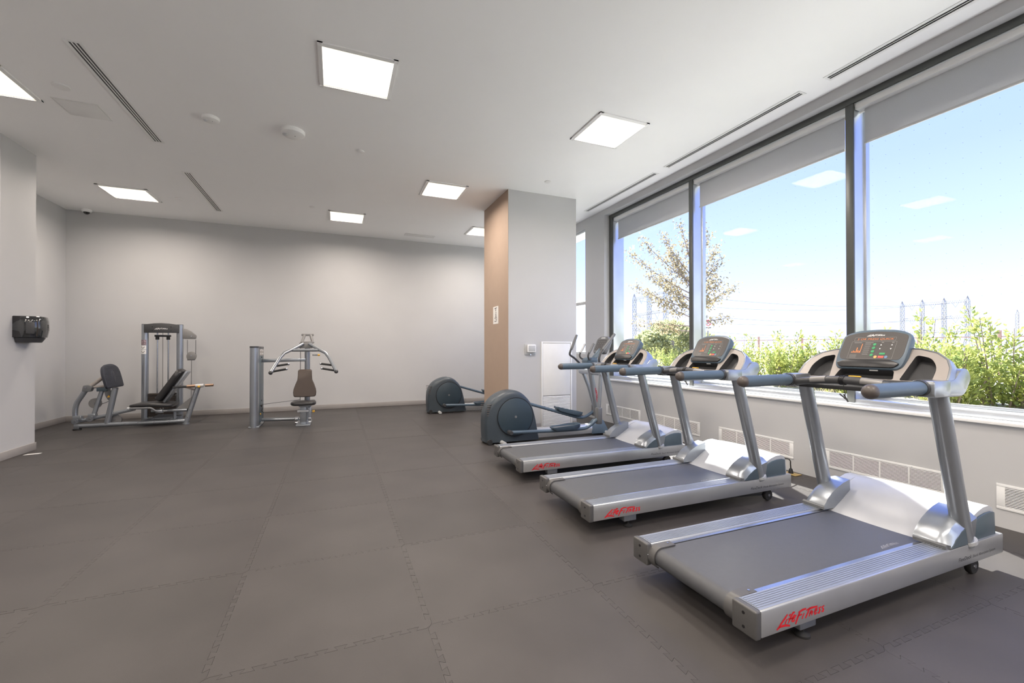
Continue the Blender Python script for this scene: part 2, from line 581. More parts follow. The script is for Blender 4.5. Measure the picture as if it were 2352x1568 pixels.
# main window: frame, mullions, panes
XF, XG = 4.67, 4.88
win = struct(MB().box(XF+.02, 4.92, -6.2, 6.71, 3.705, 3.783).box(XF+.01, 4.93, -6.2, 6.71, .757, .834).box(XF+.02, 4.92, 6.60, 6.71, .834, 3.705).box(XF+.02, 4.92, -6.2, -6.1, .834, 3.705).build('window_1', 'alu', bevel=.004))
MB().box(XF, XF+.02, -6.2, 6.71, 3.72, 3.783).box(XF, XF+.02, 6.60, 6.70, .834, 3.72).build('frame_face', 'darkalu', win, bevel=.002)
mull = [(4.694, 4.76), (2.637, 2.707), (.58, .65), (-1.475, -1.405), (-3.53, -3.46)]
for a, b in mull:
    m_ = MB().box(XF+.022, 4.92, a+.004, b-.004, .834, 3.705).box(XG-.03, XG+.03, a-.012, b+.012, .834, 3.705).build('mullion', 'alu', win, bevel=.003)
    MB().box(XF, XF+.022, a, b, .80, 3.72).build('mullion_face', 'darkalu', m_, bevel=.003)
bays = [(4.76, 6.60), (2.707, 4.694), (.65, 2.637), (-1.405, .58), (-3.46, -1.475), (-6.1, -3.53)]  # run lengthened behind the camera, out of view, to bring in more daylight
for a, b in bays:
    MB().box(XG-.004, XG+.004, a, b, .834, 3.705).build('pane', 'glass', win, smooth=False)
    MB().box(XG-.035, XG-.005, a+.012, b-.012, .834, .86).build('glazing_bead', 'alu', win, bevel=.003)
# second window beyond the column
w2 = struct(MB().box(4.60, 4.90, 7.36, 7.40, 1.225, 3.70).box(4.60, 4.90, 9.71, 9.75, 1.225, 3.70).box(4.60, 4.90, 7.40, 9.71, 3.655, 3.70).box(4.60, 4.90, 7.40, 9.71, 1.225, 1.265).build('window_2', 'alu', bevel=.004))
MB().box(4.62, 4.88, 7.40, 9.71, 2.21, 2.28).build('transom', 'alu', w2, bevel=.004)
MB().box(4.62, 4.88, 8.5, 8.57, 1.265, 3.655).build('mullion', 'alu', w2, bevel=.004)
for a, b in ((7.40, 8.5), (8.57, 9.71)):
    for c_, d_ in ((1.265, 2.21), (2.28, 3.655)):
        MB().box(4.76, 4.766, a, b, c_, d_).build('pane', 'glass', w2, smooth=False)

# roller blinds
bl_lab = ['grey roller blind with white cassette, on the window bay by the tree', 'grey roller blind with white cassette, on the window bay between the two tall mullions',
          'grey roller blind with white cassette, nearest the camera at top right', 'grey roller blind beside the camera, out of the picture', 'grey roller blind just behind the camera', 'grey roller blind on the last bay, added behind the camera for daylight']
for k, (a, b) in enumerate(bays):
    r = empty('roller_blind', (4.74, (a+b)/2, 3.66))
    tag(r, bl_lab[k], 'blind', 'roller blinds along the wide window')
    w = (b-a)/2-.004
    MB().box(-.048, .055, -w, w, -.004, .061).build('cassette', 'white', r, bevel=.006)
    MB().box(.018, .022, -w+.05, w-.05, -.325, .002).build('fabric', 'fabric', r, smooth=False)
    MB().box(.008, .030, -w+.046, w-.046, -.345, -.322).build('hem_bar', 'lgrey', r, bevel=.006)
    for s in (-1, 1):
        MB().cyl((.02, s*(w-.006), -.02), (.02, s*(w-.05), -.02), .012, 10).build('end_pin', 'white', r)

# ventilation grilles in the knee wall
gr = [(5.70, 6.65, 'leftmost of the white vent grilles under the window, behind the elliptical trainer'),
      (4.46, 5.41, 'white vent grille under the window, behind the farthest treadmill'),
      (3.17, 4.15, 'white vent grille under the window, behind the middle treadmill'),
      (1.90, 2.85, 'white vent grille under the window, behind the nearest treadmill'),
      (.68, 1.628, 'white vent grille under the window at the right edge of the picture')]
for a, b, lab in gr:
    r = empty('vent_grille', (XR, (a+b)/2, .23))
    tag(r, lab, 'vent', 'vent grilles in the wall under the window')
    w = (b-a)/2
    MB().box(-.006, -.0005, -w, w, .072, .094).box(-.006, -.0005, -w, w, -.094, -.072).box(-.006, -.0005, -w, -w+.045, -.072, .072).box(-.006, -.0005, w-.045, w, -.072, .072).build('flange', 'white', r, bevel=.002)
    MB().box(-.0016, -.0005, -w+.04, w-.04, -.074, .074).build('backing', 'dgrey', r, smooth=False)
    lb = MB()
    n = 13
    for i in range(n):
        z = -.072+.144*(i+.5)/n
        lb.add([(-.0055, -w+.044, z-.0026), (-.0055, w-.044, z-.0026), (-.0030, w-.044, z+.0006), (-.0030, -w+.044, z+.0006),
                (-.0055, -w+.044, z-.0010), (-.0055, w-.044, z-.0010), (-.0030, w-.044, z+.0020), (-.0030, -w+.044, z+.0020)],
               [(0, 1, 2, 3), (4, 5, 6, 7), (0, 1, 5, 4), (3, 2, 6, 7)])
    for q in np.linspace(-w+.044, w-.044, 5)[1:-1]:
        lb.box(-.006, -.002, q-.005, q+.005, -.072, .072)
    lb.build('louvre_bars', 'white', r, smooth=False)['kind'] = 'stuff'
    for q in (-w*.5, w*.5):
        for z in (-.083, .083):
            MB().cyl((-.008, q, z), (-.004, q, z), .004, 8).build('screw', 'alu', r)

# ------------------------------------------------------------------ ceiling fittings
diffm = mat('lamp_diffuser', (.9, .88, .8), .5, emit=(1.0, .93, .70), estr=1.12)
MT['diff'] = diffm
lamps = [(.18, 4.245, 'square ceiling light panel nearest the camera, at top centre'), (2.97, 4.27, 'square ceiling light panel in front of the column, nearest the window'),
         (1.60, 6.87, 'square ceiling light panel just left of the column'), (.19, 8.95, 'square ceiling light panel in the last row, above the press machine'),
         (-3.14, 8.93, 'square ceiling light panel in the last row, above the leg press'), (2.97, 8.97, 'square ceiling light panel half hidden behind the column'),
         (-3.14, 5.63, 'square ceiling light panel cut by the left edge of the picture'),
         (1.60, 1.7, 'square ceiling light panel above the nearest treadmill, out of the picture'), (.18, -.5, 'square ceiling light panel above the camera'),
         (2.97, -.5, 'square ceiling light panel behind the camera near the window'), (-3.14, 2.3, 'square ceiling light panel left of the camera'), (-3.14, -1.0, 'square ceiling light panel behind the camera at left'), (-1.5, 2.3, 'unseen fill light panel added above and left of the camera'), (-1.5, -1.2, 'unseen fill light panel added behind the camera, second from the left'), (.18, -4.9, 'unseen fill light panel added far behind the camera, middle'), (2.97, -4.9, 'unseen fill light panel added far behind the camera near the window'), (1.60, -2.7, 'unseen fill light panel added between the rows behind the camera'), (-3.14, -4.3, 'unseen fill light panel added far behind the camera at left')]  # fill panels are added out of view to brighten the left side
def make_lamp(x, y, lab):
    r = empty('ceiling_light', (x, y, ZC))
    tag(r, lab, 'ceiling light', 'square light panels in the ceiling')
    w = .33
    fb = MB()
    for sx_, sy_ in ((1, 0), (-1, 0), (0, 1), (0, -1)):
        a, b = w, w-.042
        prof = [(a, 0), (a, -.012), (b+.006, -.018), (b, -.004), (b, 0)]
        if sx_:
            fb.prism(prof, lambda u, v, t, q=sx_: (u*q, t, v), -w, w)
        else:
            fb.prism(prof, lambda u, v, t, q=sy_: (t, u*q, v), -w, w)
    fb.build('frame', 'white', r, smooth=False)
    MB().box(-.292, .292, -.292, .292, -.008, -.001).build('diffuser', 'diff', r, smooth=False)
    ld = bpy.data.lights.new('lamp_light', 'AREA')
    ld.shape = 'SQUARE'
    ld.size = .56
    ld.energy = LAMP_W
    ld.color = LAMP_COL
    ld.spread = math.radians(165)
    lo = bpy.data.objects.new('lamp_light', ld)
    C.objects.link(lo)
    lo.parent = r
    lo.location = (0, 0, -.0095)
    return r
for l in lamps: make_lamp(*l)

def slot_diffuser(x, y0, y1, lab, w=.065, slots=(-.014, .014)):
    r = empty('slot_diffuser', (x, (y0+y1)/2, ZC))
    tag(r, lab, 'air vent', 'slot air diffusers in the ceiling')
    L = abs(y1-y0)/2
    MB().box(-w, -w+.03, -L, L, -.005, -.0005).box(w-.03, w, -L, L, -.005, -.0005).box(-w+.03, w-.03, -L, -L+.02, -.005, -.0005).box(-w+.03, w-.03, L-.02, L, -.005, -.0005).build('frame', 'white', r, bevel=.001)
    MB().box(-w+.03, w-.03, -L+.02, L-.02, -.0012, -.0005).build('slot_cavity', 'black', r, smooth=False)
    k = (w-.03)/3
    for c_ in (-k*1.1, k*1.1) if w > .06 else (0,):
        MB().box(c_-k*.42, c_+k*.42, -L+.02, L-.02, -.0045, -.0013).build('vane', 'white', r, smooth=False)
    return r
slot_diffuser(-2.035, 4.68, 6.59, 'long slot diffuser in the ceiling at upper left')
slot_diffuser(-2.01, 7.55, 9.47, 'slot diffuser in the ceiling above the leg press, farther from the camera')
slot_diffuser(4.315, 5.02, 6.92, 'slot diffuser along the window, farthest of the three', .055)
slot_diffuser(4.315, 2.884, 4.814, 'slot diffuser along the window, middle of the three', .055)
slot_diffuser(4.315, .75, 2.66, 'slot diffuser along the window at the top right corner', .055)
r = empty('return_vent', (1.75, 9.81, ZC)); tag(r, 'narrow white return vent in the ceiling near the back wall', 'air vent')
MB().box(-.33, .33, -.09, -.06, -.012, -.0005).box(-.33, .33, .06, .09, -.012, -.0005).box(-.33, -.30, -.06, .06, -.012, -.0005).box(.30, .33, -.06, .06, -.012, -.0005).build('frame', 'white', r, bevel=.002)
for q in np.linspace(-.05, .05, 6):
    MB().box(-.30, .30, q-.006, q+.006, -.009, -.003).build('vane', 'white', r, smooth=False)
r = empty('access_panel', (-2.505, 5.99, ZC)); tag(r, 'square white access panel in the ceiling at upper left', 'access panel')
MB().box(-.187, .187, -.18, -.168, -.004, -.0005).box(-.187, .187, .168, .18, -.004, -.0005).box(-.187, -.175, -.168, .168, -.004, -.0005).box(.175, .187, -.168, .168, -.004, -.0005).build('rim', 'white', r, bevel=.001)
MB().box(-.172, .172, -.165, .165, -.006, -.0005).build('cover', 'white', r, bevel=.002)
def puck(name, x, y, rad, h, lab, cat, group=None, lens=False):
    r = empty(name, (x, y, ZC)); tag(r, lab, cat, group)
    MB().lathe([(.001, -h), (rad*.78, -h), (rad*.95, -h*.75), (rad, -h*.35), (rad, -.0005), (.001, -.0005)], (0, 0, 0), n=28).build('body', 'white', r)
    if lens:
        MB().sphere((-rad*.55, -rad*.1, -h), rad*.24, 14, 6, (1, 1, .6)).build('lens', 'lgrey', r)
        MB().cyl((rad*.2, 0, -h-.001), (rad*.2, 0, -h+.002), rad*.05, 8).build('indicator', 'inkdark', r)
    else:
        MB().cyl((0, 0, -h-.002), (0, 0, -h+.002), rad*.45, 18).build('cap', 'white', r)
    return r
puck('smoke_detector', -.478, 5.661, .135, .055, 'largest round white detector on the ceiling, with a small lens', 'detector', lens=True)
puck('smoke_detector', -1.289, 5.67, .085, .04, 'small round white detector between the slot diffuser and the larger detector', 'detector', lens=True)
for x, y, rd, lab in ((-2.486, 5.54, .07, 'flat round sprinkler cover beside the ceiling access panel'), (.289, 5.906, .048, 'flat round sprinkler cover right of the largest detector'),
                      (-2.481, 8.934, .055, 'flat round sprinkler cover between the left light panel and slot diffuser'), (-.403, 8.556, .045, 'flat round sprinkler cover left of the last-row middle light panel'),
                      (3.0, 5.91, .05, 'flat round sprinkler cover above the column front')):
    puck('sprinkler_cover', x, y, rd, .012, lab, 'sprinkler', 'sprinkler covers on the ceiling')
r = empty('security_camera', (-4.24, 10.26, ZC)); tag(r, 'white dome security camera in the far left ceiling corner', 'camera')
MB().lathe([(.001, -.05), (.06, -.05), (.075, -.03), (.075, -.0005), (.001, -.0005)], (0, 0, 0)).build('housing', 'white', r)
MB().sphere((0, 0, -.045), .048, 16, 8).build('dome', 'gloss', r)

# ------------------------------------------------------------------ wall fittings
r = empty('towel_dispenser', (-3.682, 7.41, 1.575)); tag(r, 'dark smoked paper towel dispenser on the left pillar', 'dispenser')
def plan(s=1., w=.19, d=.235, n=14):
    pts = []
    for i in range(n+1):
        a = -PI/2+PI*i/n
        pts.append((d*(max(math.cos(a), 0)**.55)*s, w*math.sin(a)*s))
    return pts
body = []
for z, s_ in ((-.105, .86), (-.10, .93), (.0, 1.0), (.10, .985), (.155, .95), (.165, .90)):
    body.append([(max(x, .001), y, z) for x, y in plan(s_)])
MB().loft(body).build('cover', 'smoked', r, ang=50)
MB().loft([[(max(x, .001), y, -.165) for x, y in plan(.72)], [(max(x, .001), y, -.107) for x, y in plan(.86)]]).build('tray', 'dark', r, ang=50)
MB().loft([[(max(x, .001)*.6, y-.004, z) for x, y in plan(q)] for z, q in ((-.10, .97), (.16, .97))]).build('backplate', 'black', r)
MB().box(.12, .20, -.188, -.165, -.06, .09).build('window_edge', 'dark', r, bevel=.01)
r = empty('thermostat', (2.929, 6.42, 1.317)); tag(r, 'white thermostat in a clear guard on the column', 'thermostat')
MB().box(-.095, .095, -.012, -.001, -.09, .088).build('backplate', 'lgrey', r, bevel=.006)
MB().box(-.07, .085, -.065, -.012, -.05, .078).build('guard', 'white', r, bevel=.012)
MB().box(-.05, .065, -.068, -.064, -.03, .06).build('face', 'lgrey', r, bevel=.003)
MB().cyl((.0, -.03, -.085), (.0, -.012, -.085), .012, 10).build('lock', 'steel', r)
r = empty('access_door', (3.42, 6.42, .73)); tag(r, 'white louvred access door on the front of the column', 'access door')
MB().box(-.29, -.262, -.016, -.001, -.71, .715).box(.262, .29, -.016, -.001, -.71, .715).box(-.262, .262, -.016, -.001, .69, .715).box(-.262, .262, -.016, -.001, -.71, -.685).build('frame', 'white', r, bevel=.003)
MB().box(-.258, .258, -.011, -.001, -.18, .686).build('door_leaf', 'white', r, bevel=.003)
MB().box(-.258, .258, -.003, -.001, -.685, -.184).build('louvre_backing', 'line', r, smooth=False)
for k in range(24):
    z = -.675+.0204*k
    MB().add([(-.256, -.014, z), (.256, -.014, z), (.256, -.005, z+.0125), (-.256, -.005, z+.0125), (-.256, -.011, z), (.256, -.011, z), (.256, -.003, z+.0105), (-.256, -.003, z+.0105)],
             [(0, 1, 2, 3), (4, 5, 6, 7), (0, 1, 5, 4), (3, 2, 6, 7), (0, 3, 7, 4), (1, 2, 6, 5)]).build('slat', 'white', r, smooth=False)
r = empty('wall_notice', (2.548, 6.993, 1.905)); tag(r, 'small white paper notice with dark marks taped on the taupe column side', 'notice')
MB().box(-.003, -.001, -.13, .13, -.15, .15).build('paper_sheet', 'paper', r, smooth=False)
nb = MB()
fnn = lambda u, v: (-.0035, -u, v)
for st in ([(-.02, .10), (.01, .11), (.03, .09), (.01, .07), (-.02, .08), (-.02, .10)], [(-.01, .05), (.03, .04), (.03, .01), (-.01, .01), (-.02, .03)],
           [(-.02, -.01), (.04, -.01), (.04, -.03), (-.02, -.03)], [(-.06, -.05), (.06, -.05), (.06, -.08), (0, -.08), (0, -.06)], [(-.06, -.10), (-.03, -.11), (.05, -.10)], [(-.06, .115), (.06, .125)]):
    nb.stroke(st, .012, fnn, False)
nb.build('marks', 'inkdark', r, smooth=False)
# floor outlet and paper scrap
r = empty('floor_outlet', (4.46, 3.12, 0)); tag(r, 'brass floor outlet plate by the wall in front of the middle treadmill', 'outlet')
MB().box(-.05, .05, -.075, .075, .0005, .008).build('plate', 'brass', r, bevel=.003)
tag(MB().add([(-3.62, 7.31, .001), (-3.49, 7.33, .001), (-3.47, 7.37, .003), (-3.6, 7.36, .001), (-3.62, 7.31, .003), (-3.49, 7.33, .004), (-3.47, 7.37, .006), (-3.6, 7.36, .004)], [(0, 1, 2, 3), (4, 5, 6, 7), (0, 1, 5, 4), (1, 2, 6, 5), (2, 3, 7, 6), (3, 0, 4, 7)]).build('paper_scrap', 'paper', smooth=False), 'small cream paper scrap on the floor by the left pillar', 'paper')

# ================================================================== TREADMILLS
def make_treadmill():
    root = empty('treadmill')
    L = 2.08
    for s in (-1, 1):
        sr = MB().box(.028, L, s*.285, s*.402, .10, .215).build('side_rail', 'rail', root, bevel=.006)
        ts = MB()
        ts.box(.03, 1.50, s*.292, s*.392, .214, .2165)
        for k in range(7):
            y = .300+.0125*k
            ts.box(.035, 1.50, s*(y-.0035), s*(y+.0035), .2165, .2195)
        ts.build('tread_strip', 'strip', sr, smooth=False)
        ec = MB().box(-.006, .028, s*.282, s*.404, .097, .219).build('end_cap', 'dgrey', root, bevel=.008, seg=3)
        for z in (.128, .188):
            MB().cyl((-.0075, s*.343, z), (.0, s*.343, z), .007, 10).build('screw_hole', 'black', ec)
        MB().box(.13, 1.56, s*.258, s*.284, .196, .2075).build('deck_edge', 'steel', root, smooth=False)
        # roller guard wrapping the rear roller
        g = MB()
        prof = arc(.06, .152, .060, 95, 245, 10)
        prof2 = arc(.06, .152, .0525, 245, 95, 10)
        outer = [(.155, .2125)]+prof
        inner = prof2+[(.155, .2055)]
        g.prism(outer+inner, lambda u, v, w: (u, w, v), s*.232, s*.282)
        gg = g.build('roller_guard', 'dgrey', root, ang=40)
        MB().cyl((.125, s*.262, .210), (.125, s*.262, .216), .006, 10).build('bolt', 'steel', gg)
        MB().cyl((.0, s*.285, .16), (.02, s*.276, .16), .006, 8).build('bolt', 'steel', gg)
        # levelling foot
        ft = MB().box(.31, .42, s*.31, s*.375, .048, .102).build('foot_bracket', 'silver', root, bevel=.005)
        MB().lathe([(.001, .0005), (.034, .0005), (.034, .010), (.018, .018), (.009, .022), (.009, .05), (.001, .05)], (.365, s*.345, 0), n=18).build('levelling_foot', 'rubberblk', ft)
        # transport wheel
        wl = MB().lathe([(.012, -.016), (.043, -.016), (.047, -.010), (.047, .010), (.043, .016), (.012, .016)], (1.84, s*.352, .0475), 'y', 24).build('transport_wheel', 'rubberblk', root)
        MB().lathe([(.001, -.021), (.011, -.021), (.013, -.014), (.032, -.013), (.034, .0), (.001, .0)] if s < 0 else [(.001, .021), (.011, .021), (.013, .014), (.032, .013), (.034, .0), (.001, .0)], (1.84, s*.352, .0475), 'y', 20).build('hub', 'steel', wl)
        MB().tube([(1.28, s*.30, .09), (1.45, s*.30, .065), (1.80, s*.32, .05), (1.85, s*.32, .05)], .02, 8, flat=.6).build('lift_arm', 'dark', root)
    # belt around the rear roller
    prof = [(1.62, .203), (.06, .203)]+arc(.06, .153, .050, 90, 270, 12)[1:]+[(1.62, .103), (1.62, .107), (.06, .107)]+arc(.06, .153, .046, 270, 90, 12)[1:-1]+[(.06, .199), (1.62, .199)]
    bt_ = MB().prism(prof, lambda u, v, w: (u, w, v), -.254, .254).build('running_belt', 'belt', root, ang=40)
    logo('belt_logo', .17, lambda u, v: (1.20+u, -.235+v*.9, .2036), 'line', bt_)
    MB().cyl((.06, -.27, .153), (.06, .27, .153), .045, 20).build('rear_roller', 'dark', root)
    MB().box(.12, 1.6, -.25, .25, .15, .198).build('deck', 'dark', root, smooth=False)
    # motor hood
    prof = [(1.545, .20), (1.60, .222), (1.68, .268), (1.76, .318), (1.84, .358), (1.92, .383), (1.98, .385), (2.02, .370), (2.045, .33), (2.052, .26), (2.052, .205)]
    rings = []
    for k in range(17):
        y = -.30+.60*k/16
        t = y/.30
        ring = [(x+.03*(1-t*t)*(0 if i > 5 else -1)*.6, y, z+.012*(1-t*t) if i else z) for i, (x, z) in enumerate(prof)]
        rings.append(ring)
    hb = MB()
    hb.loft(rings, caps=False, closed=False)
    hb.build('motor_hood', 'lgrey', root, ang=50)
    MB().box(1.535, 2.05, -.30, .30, .150, .20).build('hood_base', 'dark', root, smooth=False)
    for s in (-1, 1):
        # hood wing over the rail, with its dark side panel
        wing = [(1.76, .205), (1.755, .318), (1.80, .345), (1.86, .368), (1.92, .383), (1.98, .385), (2.02, .370), (2.045, .33), (2.052, .26), (2.052, .205)]
        wp = MB().prism(wing, lambda u, v, w: (u, w, v), s*.30, s*.375).build('hood_wing', 'lgrey', root, ang=45)
        side = [(1.77, .206), (1.765, .300), (1.80, .322), (1.86, .342), (1.92, .352), (1.985, .353), (2.02, .345), (2.03, .206)]
        MB().prism(side, lambda u, v, w: (u, w, v), s*.3752, s*.388).build('side_panel', 'teal', wp, bevel=.004)
        # shoe around the upright
        tops = [(1.470, .238), (1.475, .252), (1.51, .290), (1.56, .328), (1.62, .358), (1.68, .380), (1.75, .395)]
        rg = []
        for y, drop, fwd in ((.245, .0, .0), (.255, -.002, .0), (.345, .0, .004), (.375, -.012, .012), (.40, -.045, .034)):
            ring = [(x+fwd, s*y, max(z+drop, .226) if i else .238) for i, (x, z) in enumerate(tops)]
            ring = [(1.472+fwd, s*y, .218)]+ring+[(1.755, s*y, .218)]
            rg.append(ring)
        sh = MB().loft(rg).build('upright_shoe', 'silver', root, ang=32)
        MB().prism([(1.472, .219), (1.468, .236), (1.48, .245), (1.49, .219)], lambda u, v, w: (u, w, v), s*.246, s*.394).build('shoe_lip', 'grey', sh, smooth=False)
        ch = [(1.515, .2195), (1.56, .262), (1.62, .298), (1.67, .312), (1.68, .2195)]
        MB().prism(ch, lambda u, v, w: (u, w, v), s*.4005, s*.403).build('shoe_cheek', 'teal', sh, smooth=False)
        MB().cyl((1.715, s*.372, .20), (1.462, s*.366, 1.085), .044, 24).build('upright', 'silver', root)
        MB().cyl((1.722, s*.376, .216), (1.716, s*.376, .235), .05, 20).build('upright_collar', 'lgrey', root)
        # hand rail
        gp = MB()
        gp.tube([(.858, s*.366, 1.107), (.88, s*.366, 1.108), (1.28, s*.366, 1.110)], [.0385, .0395, .0395], 22, flat=.97)
        hg = gp.build('handrail_grip', 'slate', root)
        MB().lathe([(.001, -.040), (.018, -.037), (.029, -.028), (.036, -.014), (.0385, .0), (.0385, .004), (.001, .004)], (.856, s*.366, 1.107), 'x', 22).build('grip_end_cap', 'brown', hg)
        MB().tube([(1.278, s*.366, 1.110), (1.305, s*.366, 1.110)], .0435, 22).build('grip_collar', 'dark', root)
        # silver arm carrying the console
        arm = rounded([(1.30, 1.062), (1.60, 1.060), (1.665, 1.145), (1.665, 1.175), (1.63, 1.215), (1.56, 1.205), (1.505, 1.150), (1.30, 1.150)], [.02, .05, .05, .04, .06, .06, .05, .02], 5)
        MB().prism(arm, lambda u, v, w: (u, w, v), s*.352, s*.4245).build('console_arm', 'silver', root, bevel=.006, ang=40)
        MB().box(1.302, 1.462, s*.324, s*.425, 1.062, 1.151).build('arm_block', 'silver', root, bevel=.008)
    # ---- console shroud: tilted slab with three pockets
    al = math.radians(40)
    ca, sa = math.cos(al), math.sin(al)
    def SH(u, t, d):                      # u across, t up the slope, d into the slab
        return (1.440+t*sa+d*ca, u, 1.128+t*ca-d*sa)
    half = [(0.0, .262), (.14, .262), (.24, .250), (.32, .222), (.375, .175), (.402, .115), (.41, .05), (.41, .0)]
    out = [(-u, t) for u, t in reversed(half[1:])]+half
    pockets = [rounded([(.195, .012), (.345, .012), (.345, .115), (.30, .185), (.225, .205)], [.012, .02, .04, .03, .02]),
               rounded([(-.195, .012), (-.225, .205), (-.30, .185), (-.345, .115), (-.345, .012)], [.012, .02, .03, .04, .02]),
               rounded([(-.165, .012), (.165, .012), (.15, .082), (-.15, .082)], .015)]
    bm = bmesh.new()
    loops = []
    for lp in [out]+pockets:
        vs_ = [bm.verts.new(SH(u, t, 0)) for u, t in lp]
        loops.append(vs_)
        for i in range(len(vs_)): bm.edges.new((vs_[i], vs_[(i+1) % len(vs_)]))
    bmesh.ops.triangle_fill(bm, use_beauty=True, use_dissolve=False, edges=bm.edges[:])
    bk = [bm.verts.new(SH(u, t, .085)) for u, t in out]
    n = len(out)
    for i in range(n):
        bm.faces.new((loops[0][i], loops[0][(i+1) % n], bk[(i+1) % n], bk[i]))
    bm.faces.new(bk)
    bmesh.ops.recalc_face_normals(bm, faces=bm.faces)
    me = bpy.data.meshes.new('console_shroud')
    bm.to_mesh(me); bm.free()
    me.polygons.foreach_set('use_smooth', [True]*len(me.polygons))
    me.set_sharp_from_angle(angle=math.radians(35))
    me.materials.append(MT['shroud'])
    shroud = bpy.data.objects.new('console_shroud', me)
    C.objects.link(shroud); shroud.parent = root
    for k, pk in enumerate(pockets):
        dpt = .055
        pb = MB()
        pb.loft([[SH(u, t, -.0005) for u, t in pk], [SH(u*1.0, t, dpt) for u, t in pk]], caps=False)
        pb.poly([SH(u, t, dpt) for u, t in pk])
        pb.build('cup_holder' if k < 2 else 'tray_recess', 'dark', shroud, ang=30)
    # silver rim band around the shroud edge
    sc2 = lambda k: [(u*k, t*k if t > .001 else t) for u, t in out]
    MB().loft([[SH(u, t, -.0008) for u, t in sc2(.985)], [SH(u, t, -.004) for u, t in sc2(.995)], [SH(u, t, -.002) for u, t in sc2(1.012)], [SH(u, t, .03) for u, t in sc2(1.03)], [SH(u, t, .088) for u, t in sc2(1.03)], [SH(u, t, .10) for u, t in sc2(.95)]], caps=False).build('shroud_rim', 'silver', shroud, ang=50)
    MB().poly([SH(u, t, .10) for u, t in sc2(.95)]).build('shroud_back', 'silver', shroud, smooth=False)
    # ---- console head
    be = math.radians(30)
    cb, sb = math.cos(be), math.sin(be)
    def CN(u, t, d):
        t = t*1.07-.015
        return (1.488+t*sb+d*cb, u, 1.210+t*cb-d*sb)
    hw = .196
    ol = [(-hw*.93, .0), (hw*.93, .0), (hw*1.0, .08), (hw*.985, .235), (.12, .268), (0, .276), (-.12, .268), (-hw*.985, .235), (-hw*1.0, .08)]
    ol = rounded(ol, [.05, .05, .03, .03, .05, .05, .05, .03, .03], 5)
    def sc(k, dt=.0): return [(u*k, .138+(t-.138)*k+dt) for u, t in ol]
    cbm = MB()
    cbm.loft([[CN(u, t, .075) for u, t in sc(.80)], [CN(u, t, .060) for u, t in sc(.95)], [CN(u, t, .02) for u, t in sc(1.0)], [CN(u, t, .004) for u, t in sc(.985)], [CN(u, t, .0) for u, t in sc(.955)]])
    con = cbm.build('console', 'slate', root, ang=45)
    face = rounded([(-.165, .063), (.165, .063), (.178, .10), (.176, .228), (.10, .250), (0, .256), (-.10, .250), (-.176, .228), (-.178, .10)], .02)
    MB().prism(face, lambda u, v, w: CN(u, v, w), .0, -.0016).build('console_face', 'screen', con, smooth=False)
    lip = rounded([(-.150, .008), (.150, .008), (.178, .036), (.12, .060), (-.12, .060), (-.178, .036)], .014)
    MB().prism(lip, lambda u, v, w: CN(u, v, w), .0, -.010).build('console_ledge', 'black', con, bevel=.004)
    F = lambda u, v: CN(-u, v, -.0022)
    logo('console_logo', .10, lambda u, v: F(u-.05, .222+v*.8), 'ink', con)
    fr = MB()
    def rect(x0, x1, y0, y1, w=.0012):
        fr.stroke([(x0, y0), (x1, y0)], w, F, False); fr.stroke([(x0, y1), (x1, y1)], w, F, False)
        fr.stroke([(x0, y0), (x0, y1)], w, F, False); fr.stroke([(x1, y0), (x1, y1)], w, F, False)
    rect(-.115, .115, .192, .214); rect(-.125, .125, .068, .186)
    fr.build('print_lines', 'line', con, smooth=False)
    lettering('display_text', 'S OR PRESS QUICK', .017, lambda u, v: F(u-.10, .197+v), 'amber', con, .2, .205)
    lb = MB()
    for k in range(6): lb.stroke([(-.045, .168-.014*k), (-.012, .168-.014*k)], .003, F, False)
    lb.stroke([(-.11, .178), (-.065, .178)], .003, F, False); lb.stroke([(-.045, .178), (.0, .178)], .003, F, False)
    for q in (.045, .10): lb.stroke([(q, .179), (q+.012, .179)], .004, F, False)
    for k in range(3): lb.stroke([(-.115, .092-.008*k), (-.075, .092-.008*k)], .002, F, False)
    lb.build('legend_print', 'line', con, smooth=False)['kind'] = 'stuff'
    cbars = MB()
    for k, hgt in enumerate((.008, .014, .010, .036, .018, .012)):
        cbars.stroke([(-.108+.0085*k, .108), (-.108+.0085*k, .108+hgt)], .005, F, False)
    cbars.stroke([(-.060, .108), (-.060, .17)], .004, F, False)
    cbars.build('graph', 'amber', con, smooth=False)
    def key(x, y, rd, m, name):
        kb = MB()
        kb.loft([[CN(-(x+rd*math.cos(2*PI*i/14)), y+rd*math.sin(2*PI*i/14), -.0016) for i in range(14)], [CN(-(x+rd*.9*math.cos(2*PI*i/14)), y+rd*.9*math.sin(2*PI*i/14), -.0034) for i in range(14)]])
        kb.build(name, m, con)
    for k in range(4): key(.010, .165-.024*k, .0095, 'green', 'key')
    key(.035, .080, .0095, 'orangekey', 'key'); key(.092, .080, .0095, 'bluekey', 'key')
    for x0, x1, y0, y1, m in ((.052, .082, .095, .108, 'green'), (.050, .080, .073, .087, 'redkey')):
        MB().prism([(-x1, y0), (-x0, y0), (-x0, y1), (-x1, y1)], lambda u, v, w: CN(u, v, w), -.0015, -.0034).build('key', m, con, smooth=False)
    ar = MB()
    for q in (.046, .104):
        for y, d in ((.162, 1), (.136, -1)):
            ar.add([F(q-.0045, y-.003*d), F(q+.0045, y-.003*d), F(q, y+.005*d)], [(0, 1, 2)])
    ar.build('arrow_print', 'ink', con, smooth=False)
    MB().box(1.492, 1.53, -.065, -.018, 1.183, 1.197).build('console_badge', 'lgrey', con, bevel=.002)
    MB().tube([CN(0, .06, .07), (1.66, 0, 1.21)], .07, 14, flat=.6).build('console_neck', 'dark', con)
